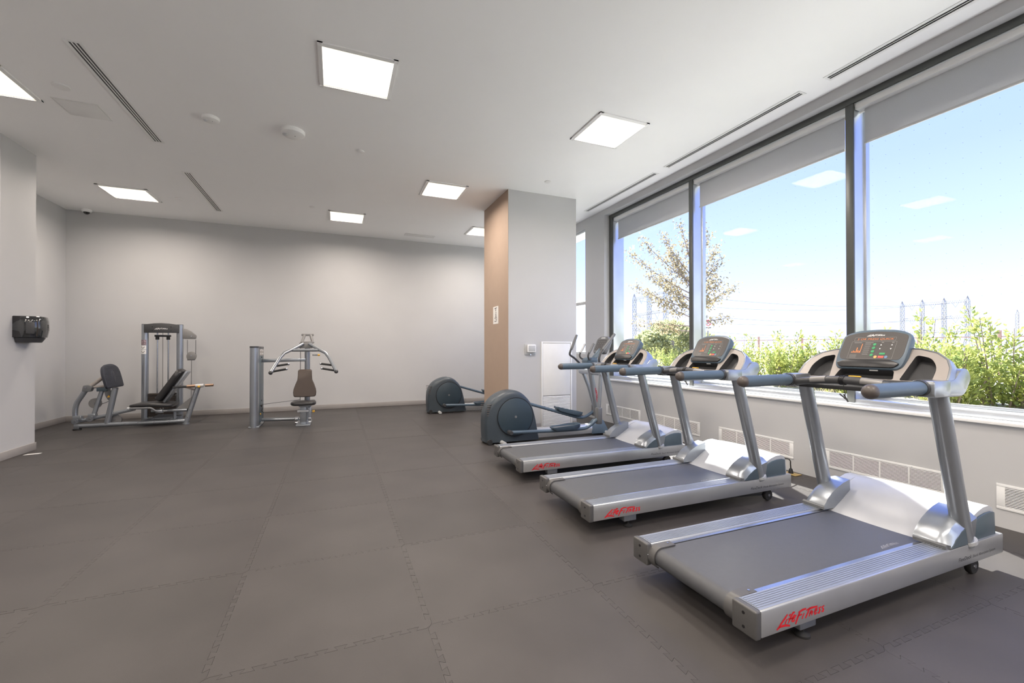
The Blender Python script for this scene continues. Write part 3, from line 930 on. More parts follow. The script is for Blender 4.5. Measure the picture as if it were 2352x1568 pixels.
    # ---- crossbar with pulse sensors, tray, tether
    path = smooth_path([(1.315, .325, 1.098), (1.285, .20, 1.115), (1.27, .08, 1.127), (1.268, 0, 1.130), (1.27, -.08, 1.127), (1.285, -.20, 1.115), (1.315, -.325, 1.098)])
    cb_ = MB().tube(path, .025, 14).build('crossbar', 'dark', root)
    for s in (-1, 1):
        sp = [p+Vector((-.002, 0, .003)) for p in path if .09 < s*p.y < .21]
        MB().tube(sp, .0245, 14).build('pulse_sensor', 'mgrey', cb_)
    coil = MB()
    for k in range(5):
        y = .012-.006*k
        coil.tube([(1.268+.0275*math.cos(a), y+.004*math.sin(a*.5), 1.129+.0275*math.sin(a)) for a in np.linspace(0, 2*PI, 15)], .003, 6)
    coil.build('tether_cord', 'black', cb_)
    MB().tube(smooth_path([(1.25, -.01, 1.112), (1.248, -.012, 1.085), (1.25, -.018, 1.06), (1.248, -.02, 1.035)]), .002, 6).build('tether_line', 'black', cb_)
    clp = MB()
    clp.tube([(1.248, .012, 1.046), (1.248, -.03, 1.012)], .004, 6); clp.tube([(1.248, -.012, 1.045), (1.248, -.034, 1.006)], .004, 6)
    clp.tube([(1.248, -.03, 1.012), (1.248, -.036, 1.0)], .004, 6)
    clp.build('tether_clip', 'black', cb_)
    MB().loft([[(1.335, y, 1.062), (1.46, y, 1.075), (1.46, y, 1.135), (1.43, y, 1.135), (1.335, y, 1.09)] for y in (-.325, .325)]).build('accessory_tray', 'dark', root, bevel=.006)
    MB().box(1.37, 1.42, -.05, .055, 1.134, 1.144).build('key_plate', 'grey', root, bevel=.002)
    MB().tube([(1.375, -.035, 1.150), (1.375, .03, 1.150)], .008, 8, flat=.6).build('safety_key', 'yellow', root)
    # ---- side markings
    for s in (-1,):
        logo('side_logo', .315, lambda u, v: (.12+u, s*.4028, .116+v), 'red', root)
        lettering('side_text', 'FlexDeck', .030, lambda u, v: (1.575+u, s*.4028, .134+v), 'inkdark', root, .25, .14)
        lettering('side_text', 'Shock Absorption System', .022, lambda u, v: (1.725+u, s*.4028, .134+v), 'inkdark', root, .25, .255)
    return root

tm1 = make_treadmill()
tag(tm1, 'nearest treadmill, silver with grey console and red script logo on its side rail', 'treadmill', 'treadmills facing the window')
tm1.location = (1.635, 1.70, 0)
tm2 = copy_tree(tm1)
tag(tm2, 'middle of the three treadmills, with its power cord plugged into the floor', 'treadmill')
tm2.location = (1.66, 3.022, 0)
q_ = Vector(tm2.location)
MB().tube([Vector(p)-q_ for p in smooth_path([(4.46, 3.13, .055), (4.455, 3.13, .10), (4.42, 3.11, .15), (4.30, 3.07, .19), (4.05, 3.03, .21), (3.70, 3.0, .20)])], .006, 8).build('power_cord', 'black', tm2)
MB().lathe([(.001, .0085), (.024, .0085), (.022, .03), (.014, .055), (.006, .06), (.001, .06)], tuple(Vector((4.46, 3.13, 0))-q_)).build('plug', 'black', tm2)
tm3 = copy_tree(tm1)
tag(tm3, 'farthest of the three treadmills, next to the elliptical trainer', 'treadmill')
tm3.location = (1.695, 4.325, 0); tm3.rotation_euler = (0, 0, math.radians(-.9))

# ================================================================== ELLIPTICAL TRAINERS
def make_elliptical():
    root = empty('elliptical_trainer')
    # rear drive housing, lofted across its width
    ol = smooth_path([(-.02, .05, 0), (-.03, .20, 0), (-.028, .38, 0), (.0, .50, 0), (.06, .60, 0), (.15, .672, 0), (.26, .722, 0), (.376, .740, 0), (.49, .715, 0), (.585, .645, 0), (.66, .545, 0), (.715, .38, 0), (.755, .18, 0), (.782, .05, 0)], 3)
    ol = [(p.x, p.y) for p in ol]+[(.782, .03), (-.02, .03)]
    cx, cz = .39, .34
    def scl(k): return [(cx+(x-cx)*k, .03+(z-.03)*k) for x, z in ol]
    rings = []
    for y, k in ((-.165, .90), (-.158, .94), (-.14, .975), (-.10, .995), (-.05, 1.0), (.05, 1.0), (.10, .995), (.14, .975), (.158, .94), (.165, .90)):
        rings.append([(x, y*(1 if x > .12 else .82+.18*max(x+.03, 0)/.15), z) for x, z in scl(k)])
    hs = MB().loft(rings).build('drive_housing', 'housing', root, ang=50)
    for s in (-1, 1):
        MB().lathe([(.001, 0), (.262, 0), (.262, .004*s), (.255, .007*s), (.001, .009*s)], (.402, s*.1645, .372), 'y', 48).build('wheel_cover', 'disc', hs)
        MB().lathe([(.262, 0), (.272, 0), (.272, .0035*s), (.262, .0035*s), (.262, 0)], (.402, s*.1645, .372), 'y', 48).build('cover_ring', 'black', hs)
        MB().lathe([(.001, 0), (.018, 0), (.015, .003*s), (.001, .003*s)], (.402, s*.174, .372), 'y', 16).build('hub_cap', 'grey', hs)
        for k in range(6):
            z = .40+.030*k
            MB().box(-.012, .055, s*.128, s*.142, z, z+.010).build('vent_slot', 'brown', hs, bevel=.002)
        MB().lathe([(.001, -.02), (.036, -.02), (.04, -.012), (.04, .012), (.036, .02), (.001, .02)], (.03, s*.13, .0405), 'y', 20).build('transport_wheel', 'rubberblk', root)
    MB().tube([(.20, -.27, .030), (.20, .27, .030)], .028, 14).build('rear_stabiliser', 'lgrey', root)
    for s in (-1, 1):
        MB().cyl((.20, s*.255, .0005), (.20, s*.255, .012), .025, 14).build('foot_pad', 'rubberblk', root)
    MB().loft([[(x, -.075, .035), (x, .075, .035), (x, .078, .10), (x, .06, .150), (x, .02, .170), (x, -.02, .170), (x, -.06, .150), (x, -.078, .10)] for x in (.74, 1.78)]).build('base_rail', 'rail', root, ang=50)
    # front shroud and stabiliser
    MB().loft([[(1.70, -.09, .02), (2.02, -.11, .02), (2.02, .11, .02), (1.70, .09, .02)], [(1.72, -.08, .14), (1.98, -.09, .10), (1.98, .09, .10), (1.72, .08, .14)], [(1.80, -.055, .23), (1.93, -.055, .22), (1.93, .055, .22), (1.80, .055, .23)]]).build('front_shroud', 'slate', root, bevel=.012)
    MB().tube([(1.95, -.30, .032), (1.95, .30, .032)], .03, 14).build('front_stabiliser', 'lgrey', root)
    for s in (-1, 1):
        MB().cyl((1.95, s*.28, .0005), (1.95, s*.28, .012), .027, 14).build('foot_pad', 'rubberblk', root)
    MB().tube([(1.885, 0, .16), (1.80, 0, .60), (1.715, 0, 1.06)], [.052, .047, .044], 18).build('mast', 'silver', root)
    logo('mast_logo', .22, lambda u, v: (1.862-.19*u/1.0-.040, -.046-v*.0, .42+u) if False else (1.845-.19*u+v*.95-.03, -.0495, .50+u), 'red', root)
    MB().tube([(1.745, -.31, .965), (1.745, .31, .965)], .042, 18).build('pivot_sleeve', 'silver', root)
    MB().loft([[(1.63, -.075, 1.06), (1.80, -.075, 1.06), (1.80, .075, 1.06), (1.63, .075, 1.06)], [(1.62, -.085, 1.15), (1.82, -.085, 1.15), (1.82, .085, 1.15), (1.62, .085, 1.15)], [(1.66, -.06, 1.19), (1.81, -.06, 1.19), (1.81, .06, 1.19), (1.66, .06, 1.19)]]).build('mast_head', 'slate', root, bevel=.012)
    MB().tube([(1.78, 0, 1.16), (1.86, 0, 1.24), (1.93, 0, 1.32)], .05, 12, flat=.7).build('console_neck', 'slate', root)
    # console
    be = math.radians(24)
    cb, sb = math.cos(be), math.sin(be)
    def CN(u, t, d): return (1.868+t*sb+d*cb, u, 1.262+t*cb-d*sb)
    ol2 = rounded([(-.15, 0), (.15, 0), (.165, .06), (.165, .24), (.09, .285), (-.09, .285), (-.165, .24), (-.165, .06)], .03)
    con = MB().loft([[CN(u*.85, .14+(t-.14)*.85, .085) for u, t in ol2], [CN(u, t, .06) for u, t in ol2], [CN(u, t, .01) for u, t in ol2], [CN(u*.95, .14+(t-.14)*.95, 0) for u, t in ol2]]).build('console', 'grey', root, ang=45)
    MB().prism([(-.125, .045), (.125, .045), (.125, .225), (-.125, .225)], lambda u, v, w: CN(u, v, w), .0, -.002).build('console_face', 'screen', con, smooth=False)
    MB().prism(rounded([(-.06, .243), (.06, .243), (.05, .265), (-.05, .265)], .006), lambda u, v, w: CN(u, v, w), .0, -.002).build('console_badge', 'lgrey', con, smooth=False)
    kb = MB()
    for i in range(4):
        for j in range(5):
            kb.stroke([(.08-.05*i, .07+.03*j), (.06-.05*i, .07+.03*j)], .006, lambda u, v: CN(u, v, -.003), False)
    kb.build('legend_print', 'line', con, smooth=False)['kind'] = 'stuff'
    for s in (-1, 1):
        fh = MB().tube(smooth_path([(1.70, s*.06, 1.165), (1.65, s*.10, 1.165), (1.615, s*.12, 1.20), (1.62, s*.125, 1.25), (1.66, s*.125, 1.31)]), .014, 10).build('fixed_handle', 'dark', root)
        MB().tube([(1.628, s*.125, 1.262), (1.66, s*.125, 1.31), (1.70, s*.125, 1.385), (1.715, s*.125, 1.40)], .0185, 12).build('pulse_grip', 'grey' if s < 0 else 'lgrey', fh)
    # near side (crank low, lever back) and far side (crank high, lever forward)
    def side(s, arm, hinge, lev, handle, grip, ped):
        y = s*.27
        MB().tube(smooth_path([(x, s*yy, z) for x, yy, z in arm], 5), .024, 14).build('pedal_arm', 'slate' if s < 0 else 'slate', root)
        MB().loft([[(hinge[0]-.035, y-s*.04, hinge[1]), (hinge[0]+.045, y-s*.04, hinge[1]), (hinge[0]+.045, y+s*.045, hinge[1]), (hinge[0]-.035, y+s*.045, hinge[1])], [(hinge[0]-.035, y-s*.04, hinge[2]), (hinge[0]+.045, y-s*.04, hinge[2]), (hinge[0]+.045, y+s*.045, hinge[2]), (hinge[0]-.035, y+s*.045, hinge[2])]]).build('hinge_block', 'grey', root, bevel=.015)
        lv = MB().tube([(x, y, z) for x, z in lev], .030 if s < 0 else .026, 14).build('swing_lever', 'silver', root)
        MB().tube(smooth_path([(x, s*yy, z) for x, yy, z in handle], 5), .0165, 12).build('swing_handle', 'dark', lv)
        MB().tube([(x, s*yy, z) for x, yy, z in grip], [.020, .0215, .0215, .018], 12).build('hand_grip', 'grey', lv)
        # pedal tray with a raised rim
        (x0, z0), (x1, z1) = ped
        m_ = .5*(x0+x1)
        dx, dz = x1-x0, z1-z0
        ln = math.hypot(dx, dz)
        ux, uz = dx/ln, dz/ln
        def PD(a, b, h): return (x0+ux*a-uz*h, y+b, z0+uz*a+ux*h)
        po = rounded([(0, -.075), (ln*.75, -.09), (ln, -.06), (ln, .06), (ln*.75, .09), (0, .075)], .04, 5)
        k = lambda q: [(ln/2+(a-ln/2)*q, b*q) for a, b in po]
        pd_ = MB()
        rim = lambda a: .018+.034*max(0, (a/ln-.25))**1.0
        pd_.loft([[PD(a, b, -.035) for a, b in k(.82)], [PD(a, b, -.005) for a, b in k(1.0)], [PD(a, b, rim(a)) for a, b in k(1.02)], [PD(a, b, rim(a)) for a, b in k(.95)], [PD(a, b, .002) for a, b in k(.92)]])
        pp = pd_.build('pedal', 'slate', root, ang=40)
        MB().prism(k(.88), lambda u, v, w: PD(u, v, w), .002, .005).build('pedal_mat', 'grey', pp, smooth=False)
    side(-1, [(.283, .255, .178), (.6, .262, .168), (1.0, .27, .156), (1.38, .27, .152), (1.52, .27, .175), (1.675, .27, .278)], (1.695, .205, .45), [(1.70, .40), (1.725, .72), (1.742, .965)],
         [(1.742, .28, .965), (1.715, .31, 1.06), (1.672, .33, 1.15), (1.685, .335, 1.23), (1.748, .335, 1.335)], [(1.735, .335, 1.315), (1.76, .335, 1.345), (1.925, .335, 1.525), (1.945, .335, 1.545)], ((.91, .195), (1.36, .20)))
    MB().lathe([(.001, -.055), (.026, -.055), (.030, -.045), (.030, .04), (.001, .04)], (.283, -.255, .178), 'y', 18).build('crank_pin', 'dark', root)
    side(1, [(.45, .24, .58), (.70, .26, .515), (.90, .27, .457), (1.45, .27, .29), (1.70, .27, .222), (1.82, .27, .235), (1.965, .27, .31)], (1.975, .235, .42), [(1.965, .40), (1.86, .72), (1.752, .965)],
         [(1.752, .28, .965), (1.745, .30, 1.06), (1.64, .32, 1.17), (1.562, .335, 1.228), (1.57, .335, 1.29), (1.60, .335, 1.35)], [(1.588, .335, 1.32), (1.60, .335, 1.345), (1.665, .335, 1.50), (1.69, .335, 1.55)], ((1.26, .405), (1.72, .268)))
    return root
el = make_elliptical()
tag(el, 'nearer elliptical trainer, slate blue with silver mast, beside the farthest treadmill', 'elliptical trainer', 'elliptical trainers')
el.location = (1.93, 5.76, 0)
el2 = copy_tree(el)
tag(el2, 'farther elliptical trainer by the back wall, half hidden behind the column', 'elliptical trainer')
el2.location = (1.76, 8.93, 0)

# ================================================================== LEG PRESS
R0 = Vector((-3.2, 9.5, 0))
lp = empty('leg_press_machine', R0)
tag(lp, 'silver leg press machine with black seat and footplate by the back wall', 'gym machine')
class LB(MB):
    """builder that takes world coordinates and stores them relative to a machine"""
    off = R0
    def add(s, vs_, fs_):
        return MB.add(s, [(v[0]-s.off[0], v[1]-s.off[1], v[2]-s.off[2]) for v in vs_], fs_)
def T(name, pts, r, m='silver', parent=lp, n=14, flat=None, sm=False, cls=LB):
    return cls().tube(smooth_path(pts, 5) if sm else pts, r, n, flat=flat).build(name, m, parent)
for x in (-3.225, -2.702):
    p_ = T('tower_post', [(x, 9.82, .0), (x, 9.82, 1.775)], .053)
    LB().cyl((x, 9.82, 1.772), (x, 9.82, 1.784), .05, 16).build('post_cap', 'grey', p_)
LB().box(-3.225, -2.702, 9.76, 9.90, .02, .075).build('tower_base', 'silver', lp, bevel=.006)
hd = rounded([(-3.225, 1.625), (-2.702, 1.625), (-2.702, 1.775), (-2.85, 1.797), (-2.97, 1.803), (-3.08, 1.797), (-3.225, 1.775)], .008)
hp = LB().prism(hd, lambda u, v, w: (u, w, v), 9.755, 9.80).build('header_panel', 'dark', lp, bevel=.004)
logo('header_logo', .20, lambda u, v: (-3.07+u-R0.x, 9.7535-R0.y, 1.685+v*.85), 'ink', hp)
for x in (-3.10, -2.82):
    for z in (1.665, 1.735): LB().cyl((x, 9.752, z), (x, 9.758, z), .009, 8).build('bolt', 'black', hp)
for x in (-3.047, -2.884):
    T('guide_rod', [(x, 9.83, .08), (x, 9.83, 1.64)], .012, 'steel')
    LB().cyl((x, 9.83, 1.50), (x, 9.83, 1.575), .028, 14).build('bumper', 'rubberblk', lp)
LB().box(-3.085, -2.845, 9.80, 9.86, 1.553, 1.588).build('bumper_bar', 'black', lp, bevel=.006)
T('stack_cable', [(-2.966, 9.83, .48), (-2.966, 9.83, 1.66)], .004, 'dark', n=6)
for k in range(14):
    z = .085+.0275*k
    LB().box(-3.17, -2.768, 9.79, 9.87, z, z+.0255).build('weight_plate', 'weight', lp, bevel=.002)
LB().box(-3.17, -2.768, 9.785, 9.875, .474, .515).build('top_plate', 'weight', lp, bevel=.004)
lbz = LB()
for k in range(12):
    for x in (-2.985, -2.945): lbz.box(x-.008, x+.008, 9.7885, 9.7895, .098+.0275*k, .104+.0275*k)
lbz.build('weight_numbers', 'ink', lp, smooth=False)
arm = rounded([(-2.66, 1.515), (-2.455, 1.515), (-2.448, 1.585), (-2.53, 1.66), (-2.60, 1.70), (-2.66, 1.715)], .02)
pa = LB().prism(arm, lambda u, v, w: (u, w, v), 9.795, 9.845).build('pulley_arm', 'mgrey', lp, bevel=.004)
LB().cyl((-2.52, 9.785, 1.565), (-2.52, 9.855, 1.565), .012, 10).build('pulley_bolt', 'steel', pa)
T('cable', [(-2.588, 9.82, 1.50), (-2.588, 9.82, 1.22)], .004, 'dark', n=6); T('cable', [(-2.456, 9.82, 1.50), (-2.456, 9.82, 1.22)], .004, 'dark', n=6)
ph = rounded([(-2.585, 1.115), (-2.465, 1.115), (-2.44, 1.20), (-2.47, 1.265), (-2.522, 1.285), (-2.575, 1.265), (-2.605, 1.20)], .04)
pu = LB().prism(ph, lambda u, v, w: (u, w, v), 9.80, 9.84).build('floating_pulley', 'mgrey', lp, bevel=.003)
LB().cyl((-2.522, 9.79, 1.20), (-2.522, 9.85, 1.20), .012, 10).build('pulley_bolt', 'steel', pu)
LB().box(-2.585, -2.465, 9.798, 9.80, 1.115, 1.128).build('pulley_slot', 'dark', pu, smooth=False)
T('cable', [(-2.522, 9.82, 1.115), (-2.522, 9.80, .22)], .004, 'dark', n=6)
# base
T('base_beam', [(-3.93, 9.26, .062), (-2.47, 9.26, .062)], .036)
for x in (-3.93, -2.455):
    LB().cyl((x, 9.26, .0005), (x, 9.26, .02), .055, 16).build('foot_pad', 'rubberblk' if x < -3 else 'silver', lp)
LB().box(-3.965, -3.895, 9.225, 9.295, .02, .10).build('beam_end', 'silver', lp, bevel=.008)
T('cross_beam', [(-3.10, 9.28, .062), (-3.10, 9.78, .062)], .03); T('cross_beam', [(-2.76, 9.28, .062), (-2.76, 9.78, .062)], .03)
LB().prism([(-3.05, .09), (-2.60, .11), (-2.60, .14), (-2.95, .16)], lambda u, v, w: (u, w, v), 9.55, 9.58).build('stack_shield', 'grey', lp, bevel=.003)
for x in (-3.30, -3.12, -2.9, -2.7): LB().cyl((x, 9.222, .062), (x, 9.23, .062), .012, 8).build('bolt', 'steel', lp)
# rear upright of the seat carriage
T('rear_upright', [(-2.458, 9.26, .02), (-2.27, 9.28, .70)], .040, flat=.8)
for k in range(5):
    t = .15+.2*k
    LB().cyl((-2.458+.188*t, 9.222, .02+.68*t), (-2.458+.188*t, 9.230, .02+.68*t), .012, 8).build('bolt', 'steel', lp)
LB().prism([(-2.40, .20), (-2.30, .55), (-2.62, .27)], lambda u, v, w: (u, w, v), 9.30, 9.33).build('gusset', 'mgrey', lp, smooth=False)
T('adjuster_tube', [(-2.64, 9.24, .655), (-2.40, 9.24, .668), (-2.20, 9.24, .674)], .020, 'dark')
T('adjuster_rack', [(-2.44, 9.24, .667), (-2.25, 9.24, .674)], .026, 'copper')
T('adjuster_rack', [(-2.17, 9.24, .676), (-2.045, 9.24, .680)], .024, 'copper')
T('adjuster_sleeve', [(-2.31, 9.24, .671), (-2.19, 9.24, .676)], .032, 'lgrey')
LB().sphere((-2.255, 9.20, .662), .022, 10, 6).build('adjuster_knob', 'yellow', lp)
LB().prism([(-2.62, .72), (-2.58, .69), (-2.30, .60), (-2.33, .57), (-2.52, .64)], lambda u, v, w: (u, w, v), 9.34, 9.37).build('link_plate', 'shroud', lp, smooth=False)
# seat carriage
T('seat_rail', [(-2.95, 9.26, .262), (-2.44, 9.26, .250)], .028)
T('slide_tube', [(-3.90, 9.30, .145), (-3.55, 9.30, .215), (-3.19, 9.30, .305)], .030)
T('seat_post', [(-2.66, 9.40, .05), (-2.66, 9.40, .25)], .024)
T('side_handle', [(-3.19, 9.08, .335), (-2.98, 9.08, .33), (-2.90, 9.08, .325), (-2.84, 9.09, .275), (-2.80, 9.12, .262), (-2.70, 9.16, .262)], .017, 'grey', sm=True)
LB().cyl((-3.215, 9.08, .335), (-3.185, 9.08, .335), .022, 12).build('handle_end', 'lgrey', lp)
LB().box(-2.85, -2.75, 9.10, 9.2, .235, .29).build('seat_clamp', 'silver', lp, bevel=.01)
sp = LB()
sec = rounded([(-.225, -.03), (.225, -.03), (.225, .035), (-.225, .035)], .03, 3)
sp.loft([[(x, 9.36+a*k, z+b*k) for a, b in sec] for x, z, k in ((-3.245, .352, .55), (-3.225, .353, .80), (-3.17, .358, 1.0), (-2.95, .375, 1.0), (-2.68, .350, 1.0), (-2.64, .345, .85))])
sp.build('seat_pad', 'vinyl', lp, ang=50)
bp_ = LB()
sec = rounded([(-.20, -.042), (.20, -.042), (.20, .042), (-.20, .042)], .035, 3)
d = Vector((.318, 0, .505)).normalized(); nrm = Vector((-d.z, 0, d.x))
for t, k in ((0, .8), (.02, .96), (.10, 1), (.48, 1), (.57, .95), (.61, .72)):
    c_ = Vector((-2.865, 9.36, .44))+d*t
    bp_.add([], [])
rings = []
for t, k in ((0, .75), (.02, .95), (.10, 1), (.48, 1), (.57, .95), (.605, .70)):
    c_ = Vector((-2.860, 9.36, .44))+d*t
    rings.append([tuple(c_+Vector((0, a*k, 0))+nrm*b) for a, b in sec])
bp_.loft(rings)
bp_.build('backrest_pad', 'vinyl', lp, ang=50)
LB().loft([[tuple(Vector((-2.785, 9.36, .40))+d*t+Vector((0, a, 0))+nrm*b) for a, b in ((-.10, -.02), (.10, -.02), (.10, .02), (-.10, .02))] for t in (0, .63)]).build('backrest_frame', 'silver', lp, bevel=.01)
# footplate linkage
T('link_tube', [(-3.93, 9.28, .13), (-3.965, 9.28, .24), (-3.95, 9.28, .42), (-3.88, 9.28, .56), (-3.83, 9.28, .655)], .036, sm=True)
LB().box(-3.985, -3.87, 9.235, 9.325, .155, .235).build('link_joint', 'silver', lp, bevel=.015)
LB().cyl((-3.95, 9.225, .145), (-3.95, 9.335, .145), .045, 16).build('link_pivot', 'silver', lp)
LB().cyl((-3.95, 9.218, .145), (-3.95, 9.226, .145), .014, 8).build('bolt', 'steel', lp)
LB().prism(rounded([(-3.87, .63), (-3.76, .62), (-3.73, .70), (-3.78, .73), (-3.85, .73)], .02), lambda u, v, w: (u, w, v), 9.235, 9.325).build('upper_joint', 'grey', lp, bevel=.006)
LB().cyl((-3.815, 9.225, .69), (-3.815, 9.236, .69), .014, 8).build('bolt', 'steel', lp)
T('plate_strut', [(-3.79, 9.30, .70), (-3.62, 9.36, .87)], .03, 'shroud'); T('plate_strut', [(-3.78, 9.30, .69), (-3.62, 9.34, .70)], .022, 'shroud')
T('link_tube', [(-3.755, 9.30, .16), (-3.635, 9.33, .66)], .032)
LB().box(-3.80, -3.70, 9.25, 9.35, .195, .255).build('link_joint', 'silver', lp, bevel=.012)
LB().cyl((-3.765, 9.235, .175), (-3.765, 9.345, .175), .045, 16).build('link_pivot', 'silver', lp)
LB().cyl((-3.765, 9.228, .175), (-3.765, 9.236, .175), .014, 8).build('bolt', 'steel', lp)
LB().box(-3.70, -3.56, 9.28, 9.42, .62, .685).build('plate_bracket', 'teal', lp, bevel=.008)
T('front_post', [(-3.555, 9.27, .06), (-3.445, 9.27, .672)], .042)
LB().cyl((-3.446, 9.27, .668), (-3.444, 9.27, .680), .040, 16).build('post_cap', 'dark', lp)
for x, z, rr in ((-3.735, .42, .085), (-3.475, .13, .095)):
    LB().cyl((x, 9.33, z), (x, 9.36, z), rr, 28).build('cable_disc', 'mgrey', lp)
    LB().cyl((x, 9.32, z), (x, 9.37, z), .014, 8).build('bolt', 'steel', lp)
wp = LB().prism(rounded([(-3.61, .635), (-3.46, .63), (-3.49, .45), (-3.55, .46), (-3.59, .54)], .03), lambda u, v, w: (u, w, v), 9.30, 9.33).build('warning_plate', 'grey', lp, bevel=.003)
LB().add([(-3.565, 9.298, .515), (-3.515, 9.298, .515), (-3.54, 9.298, .555), (-3.565, 9.296, .515), (-3.515, 9.296, .515), (-3.54, 9.296, .555)], [(0, 1, 2), (3, 4, 5), (0, 1, 4, 3), (1, 2, 5, 4), (2, 0, 3, 5)]).build('warning_sticker', 'yellow', wp, smooth=False)
T('link_cable', [(-3.65, 9.31, .40), (-3.52, 9.31, .46)], .005, 'dark', n=6)
# footplate: rounded slab facing the seat
fo = rounded([(-.30, 0), (.30, 0), (.31, .25), (.27, .355), (.12, .405), (0, .412), (-.12, .405), (-.27, .355), (-.31, .25)], [.05, .05, .06, .06, .05, .05, .05, .06, .06], 4)
t14 = math.radians(13)
def FP(u, t, d): return (-3.485-t*math.sin(t14)-d*math.cos(t14), 9.42+u, .675+t*math.cos(t14)-d*math.sin(t14))
fp_ = LB().loft([[FP(u*.9, .2+(t-.2)*.9, .05) for u, t in fo], [FP(u, t, .035) for u, t in fo], [FP(u, t, .005) for u, t in fo], [FP(u*.975, .2+(t-.2)*.975, 0) for u, t in fo]]).build('footplate', 'footplate', lp, ang=45)
rb = LB()
for k in range(17):
    t = .02+.0215*k
    w = .285 if t < .25 else .285-.9*(t-.25)
    rb.add([FP(-w, t, -.0002), FP(w, t, -.0002), FP(w, t+.011, -.0002), FP(-w, t+.011, -.0002), FP(-w, t+.002, -.003), FP(w, t+.002, -.003), FP(w, t+.009, -.003), FP(-w, t+.009, -.003)], [(0, 1, 5, 4), (1, 2, 6, 5), (2, 3, 7, 6), (3, 0, 4, 7), (4, 5, 6, 7)])
rb.build('plate_ribs', 'footplate', fp_, smooth=False)
LB().loft([[FP(.06*math.cos(2*PI*i/18)*q, .20+.11*math.sin(2*PI*i/18)*q, h_) for i in range(18)] for q, h_ in ((1, -.0002), (.9, -.005), (.5, -.006))]).build('plate_boss', 'footplate', fp_)
# instruction stickers on the left tower post
for z0, z1, m in ((1.40, 1.495, 'photo'), (1.32, 1.392, 'paper'), (1.238, 1.312, 'paper')):
    pts = [(-3.225+.0545*math.cos(a), 9.82+.0545*math.sin(a)) for a in np.radians(np.linspace(190, 305, 9))]
    st = LB().loft([[(x, y, z) for x, y in pts] for z in (z0, z1)], caps=False, closed=False).build('instruction_sticker', m, lp)
    if m == 'paper':
        k_ = .0556
        def SK(u, v, zc=(z0+z1)/2): return (-3.225+k_*math.cos(math.radians(245+u*900))-R0.x, 9.82+k_*math.sin(math.radians(245+u*900))-R0.y, zc+v)
        mk = MB(); mk.stroke([(-.04, .012), (-.01, .008), (.0, -.018), (.02, -.01), (.04, .016)], .010, SK); mk.build('figure_print', 'inkdark', st, smooth=False)

# ================================================================== SEATED PRESS
R1 = Vector((-.55, 8.55, 0))
sm_ = empty('press_machine', R1)
tag(sm_, 'silver seated press machine with brown backrest, weight tower at its left', 'gym machine')
class SB(LB): off = R1
S = lambda name, pts, r, m='silver', **k: T(name, pts, r, m, sm_, cls=SB, **k)
tw = [(-1.348, 8.45)]+[(-1.2815+.0665*math.cos(math.radians(a)), 8.42+.075*math.sin(math.radians(a))) for a in range(180, 361, 15)]+[(-1.215, 8.45)]
fc = SB().prism(tw, lambda u, v, w: (u, v, w), .0, 1.345).build('tower_column', 'silver', sm_, ang=40)
SB().prism(tw, lambda u, v, w: (-1.2815+(u+1.2815)*1.03, 8.42+(v-8.42)*1.03, w), 1.345, 1.372).build('tower_cap', 'dark', sm_, ang=40)
SB().box(-1.336, -1.215, 8.455, 8.95, .05, 1.335).build('stack_cover', 'teal', sm_, bevel=.006)
SB().box(-1.336, -1.213, 8.45, 8.955, 1.336, 1.370).build('cover_cap', 'dark', sm_, bevel=.006)
for z in (.42, 1.18): SB().cyl((-1.215, 8.72, z), (-1.209, 8.72, z), .014, 8).build('bolt', 'black', sm_)
st = SB().box(-1.2148, -1.212, 8.50, 8.90, 1.215, 1.325).build('instruction_panel', 'shroud', sm_, smooth=False)
mk = MB()
for a, b in ((-.14, .03), (-.02, .035), (.10, .02), (-.13, -.03), (.02, -.03), (.12, -.035)):
    mk.stroke([(a, b), (a+.05, b+.012)], .02, lambda u, v: (-1.2115-R1.x, 8.70+u-R1.y, 1.27+v), False)
mk.build('figure_print', 'ink', st, smooth=False)
SB().box(-1.36, -1.20, 8.36, 8.97, .0005, .02).build('tower_foot', 'silver', sm_, bevel=.004)
S('pin_cord', [(-1.20, 8.60, .34), (-1.18, 8.58, .30), (-1.19, 8.58, .25), (-1.16, 8.58, .22)], .006, 'black')
SB().cyl((-1.215, 8.60, .345), (-1.185, 8.60, .345), .014, 10).build('selector_pin', 'black', sm_)
SB().sphere((-1.215, 8.585, .20), .016, 8, 6).build('pin_knob', 'yellow', sm_)
S('lower_beam', [(-1.21, 8.75, .075), (-.56, 8.62, .075)], .030)
SB().loft([[(-1.21, 8.72, 1.09), (-1.21, 8.78, 1.09), (-1.21, 8.78, 1.15), (-1.21, 8.72, 1.15)], [(-.49, 8.73, 1.10), (-.49, 8.79, 1.10), (-.49, 8.79, 1.16), (-.49, 8.73, 1.16)]]).build('upper_beam', 'silver', sm_, bevel=.008)
S('mast', [(-.487, 8.76, .02), (-.487, 8.76, 1.36)], .046)
S('mast_cable', [(-.60, 8.70, .35), (-.60, 8.74, 1.34)], .005, 'dark', n=6)
S('stack_cable', [(-1.20, 8.62, .36), (-.60, 8.60, .42)], .004, 'dark', n=6)
SB().box(-.62, -.40, 8.70, 8.84, 1.34, 1.44).build('pivot_block', 'mgrey', sm_, bevel=.01)
S('pivot_rail', [(-.59, 8.86, 1.44), (-.545, 8.95, 1.59)], .024, 'mgrey'); S('pivot_rail', [(-.40, 8.86, 1.44), (-.445, 8.95, 1.59)], .024, 'mgrey')
SB().box(-.60, -.39, 8.93, 8.99, 1.57, 1.61).build('pivot_cap', 'mgrey', sm_, bevel=.008)
SB().box(-.605, -.385, 8.82, 8.88, 1.43, 1.465).build('pivot_bar', 'mgrey', sm_, bevel=.006)
S('cross_bar', [(-.735, 8.56, 1.305), (-.275, 8.56, 1.305)], .026)
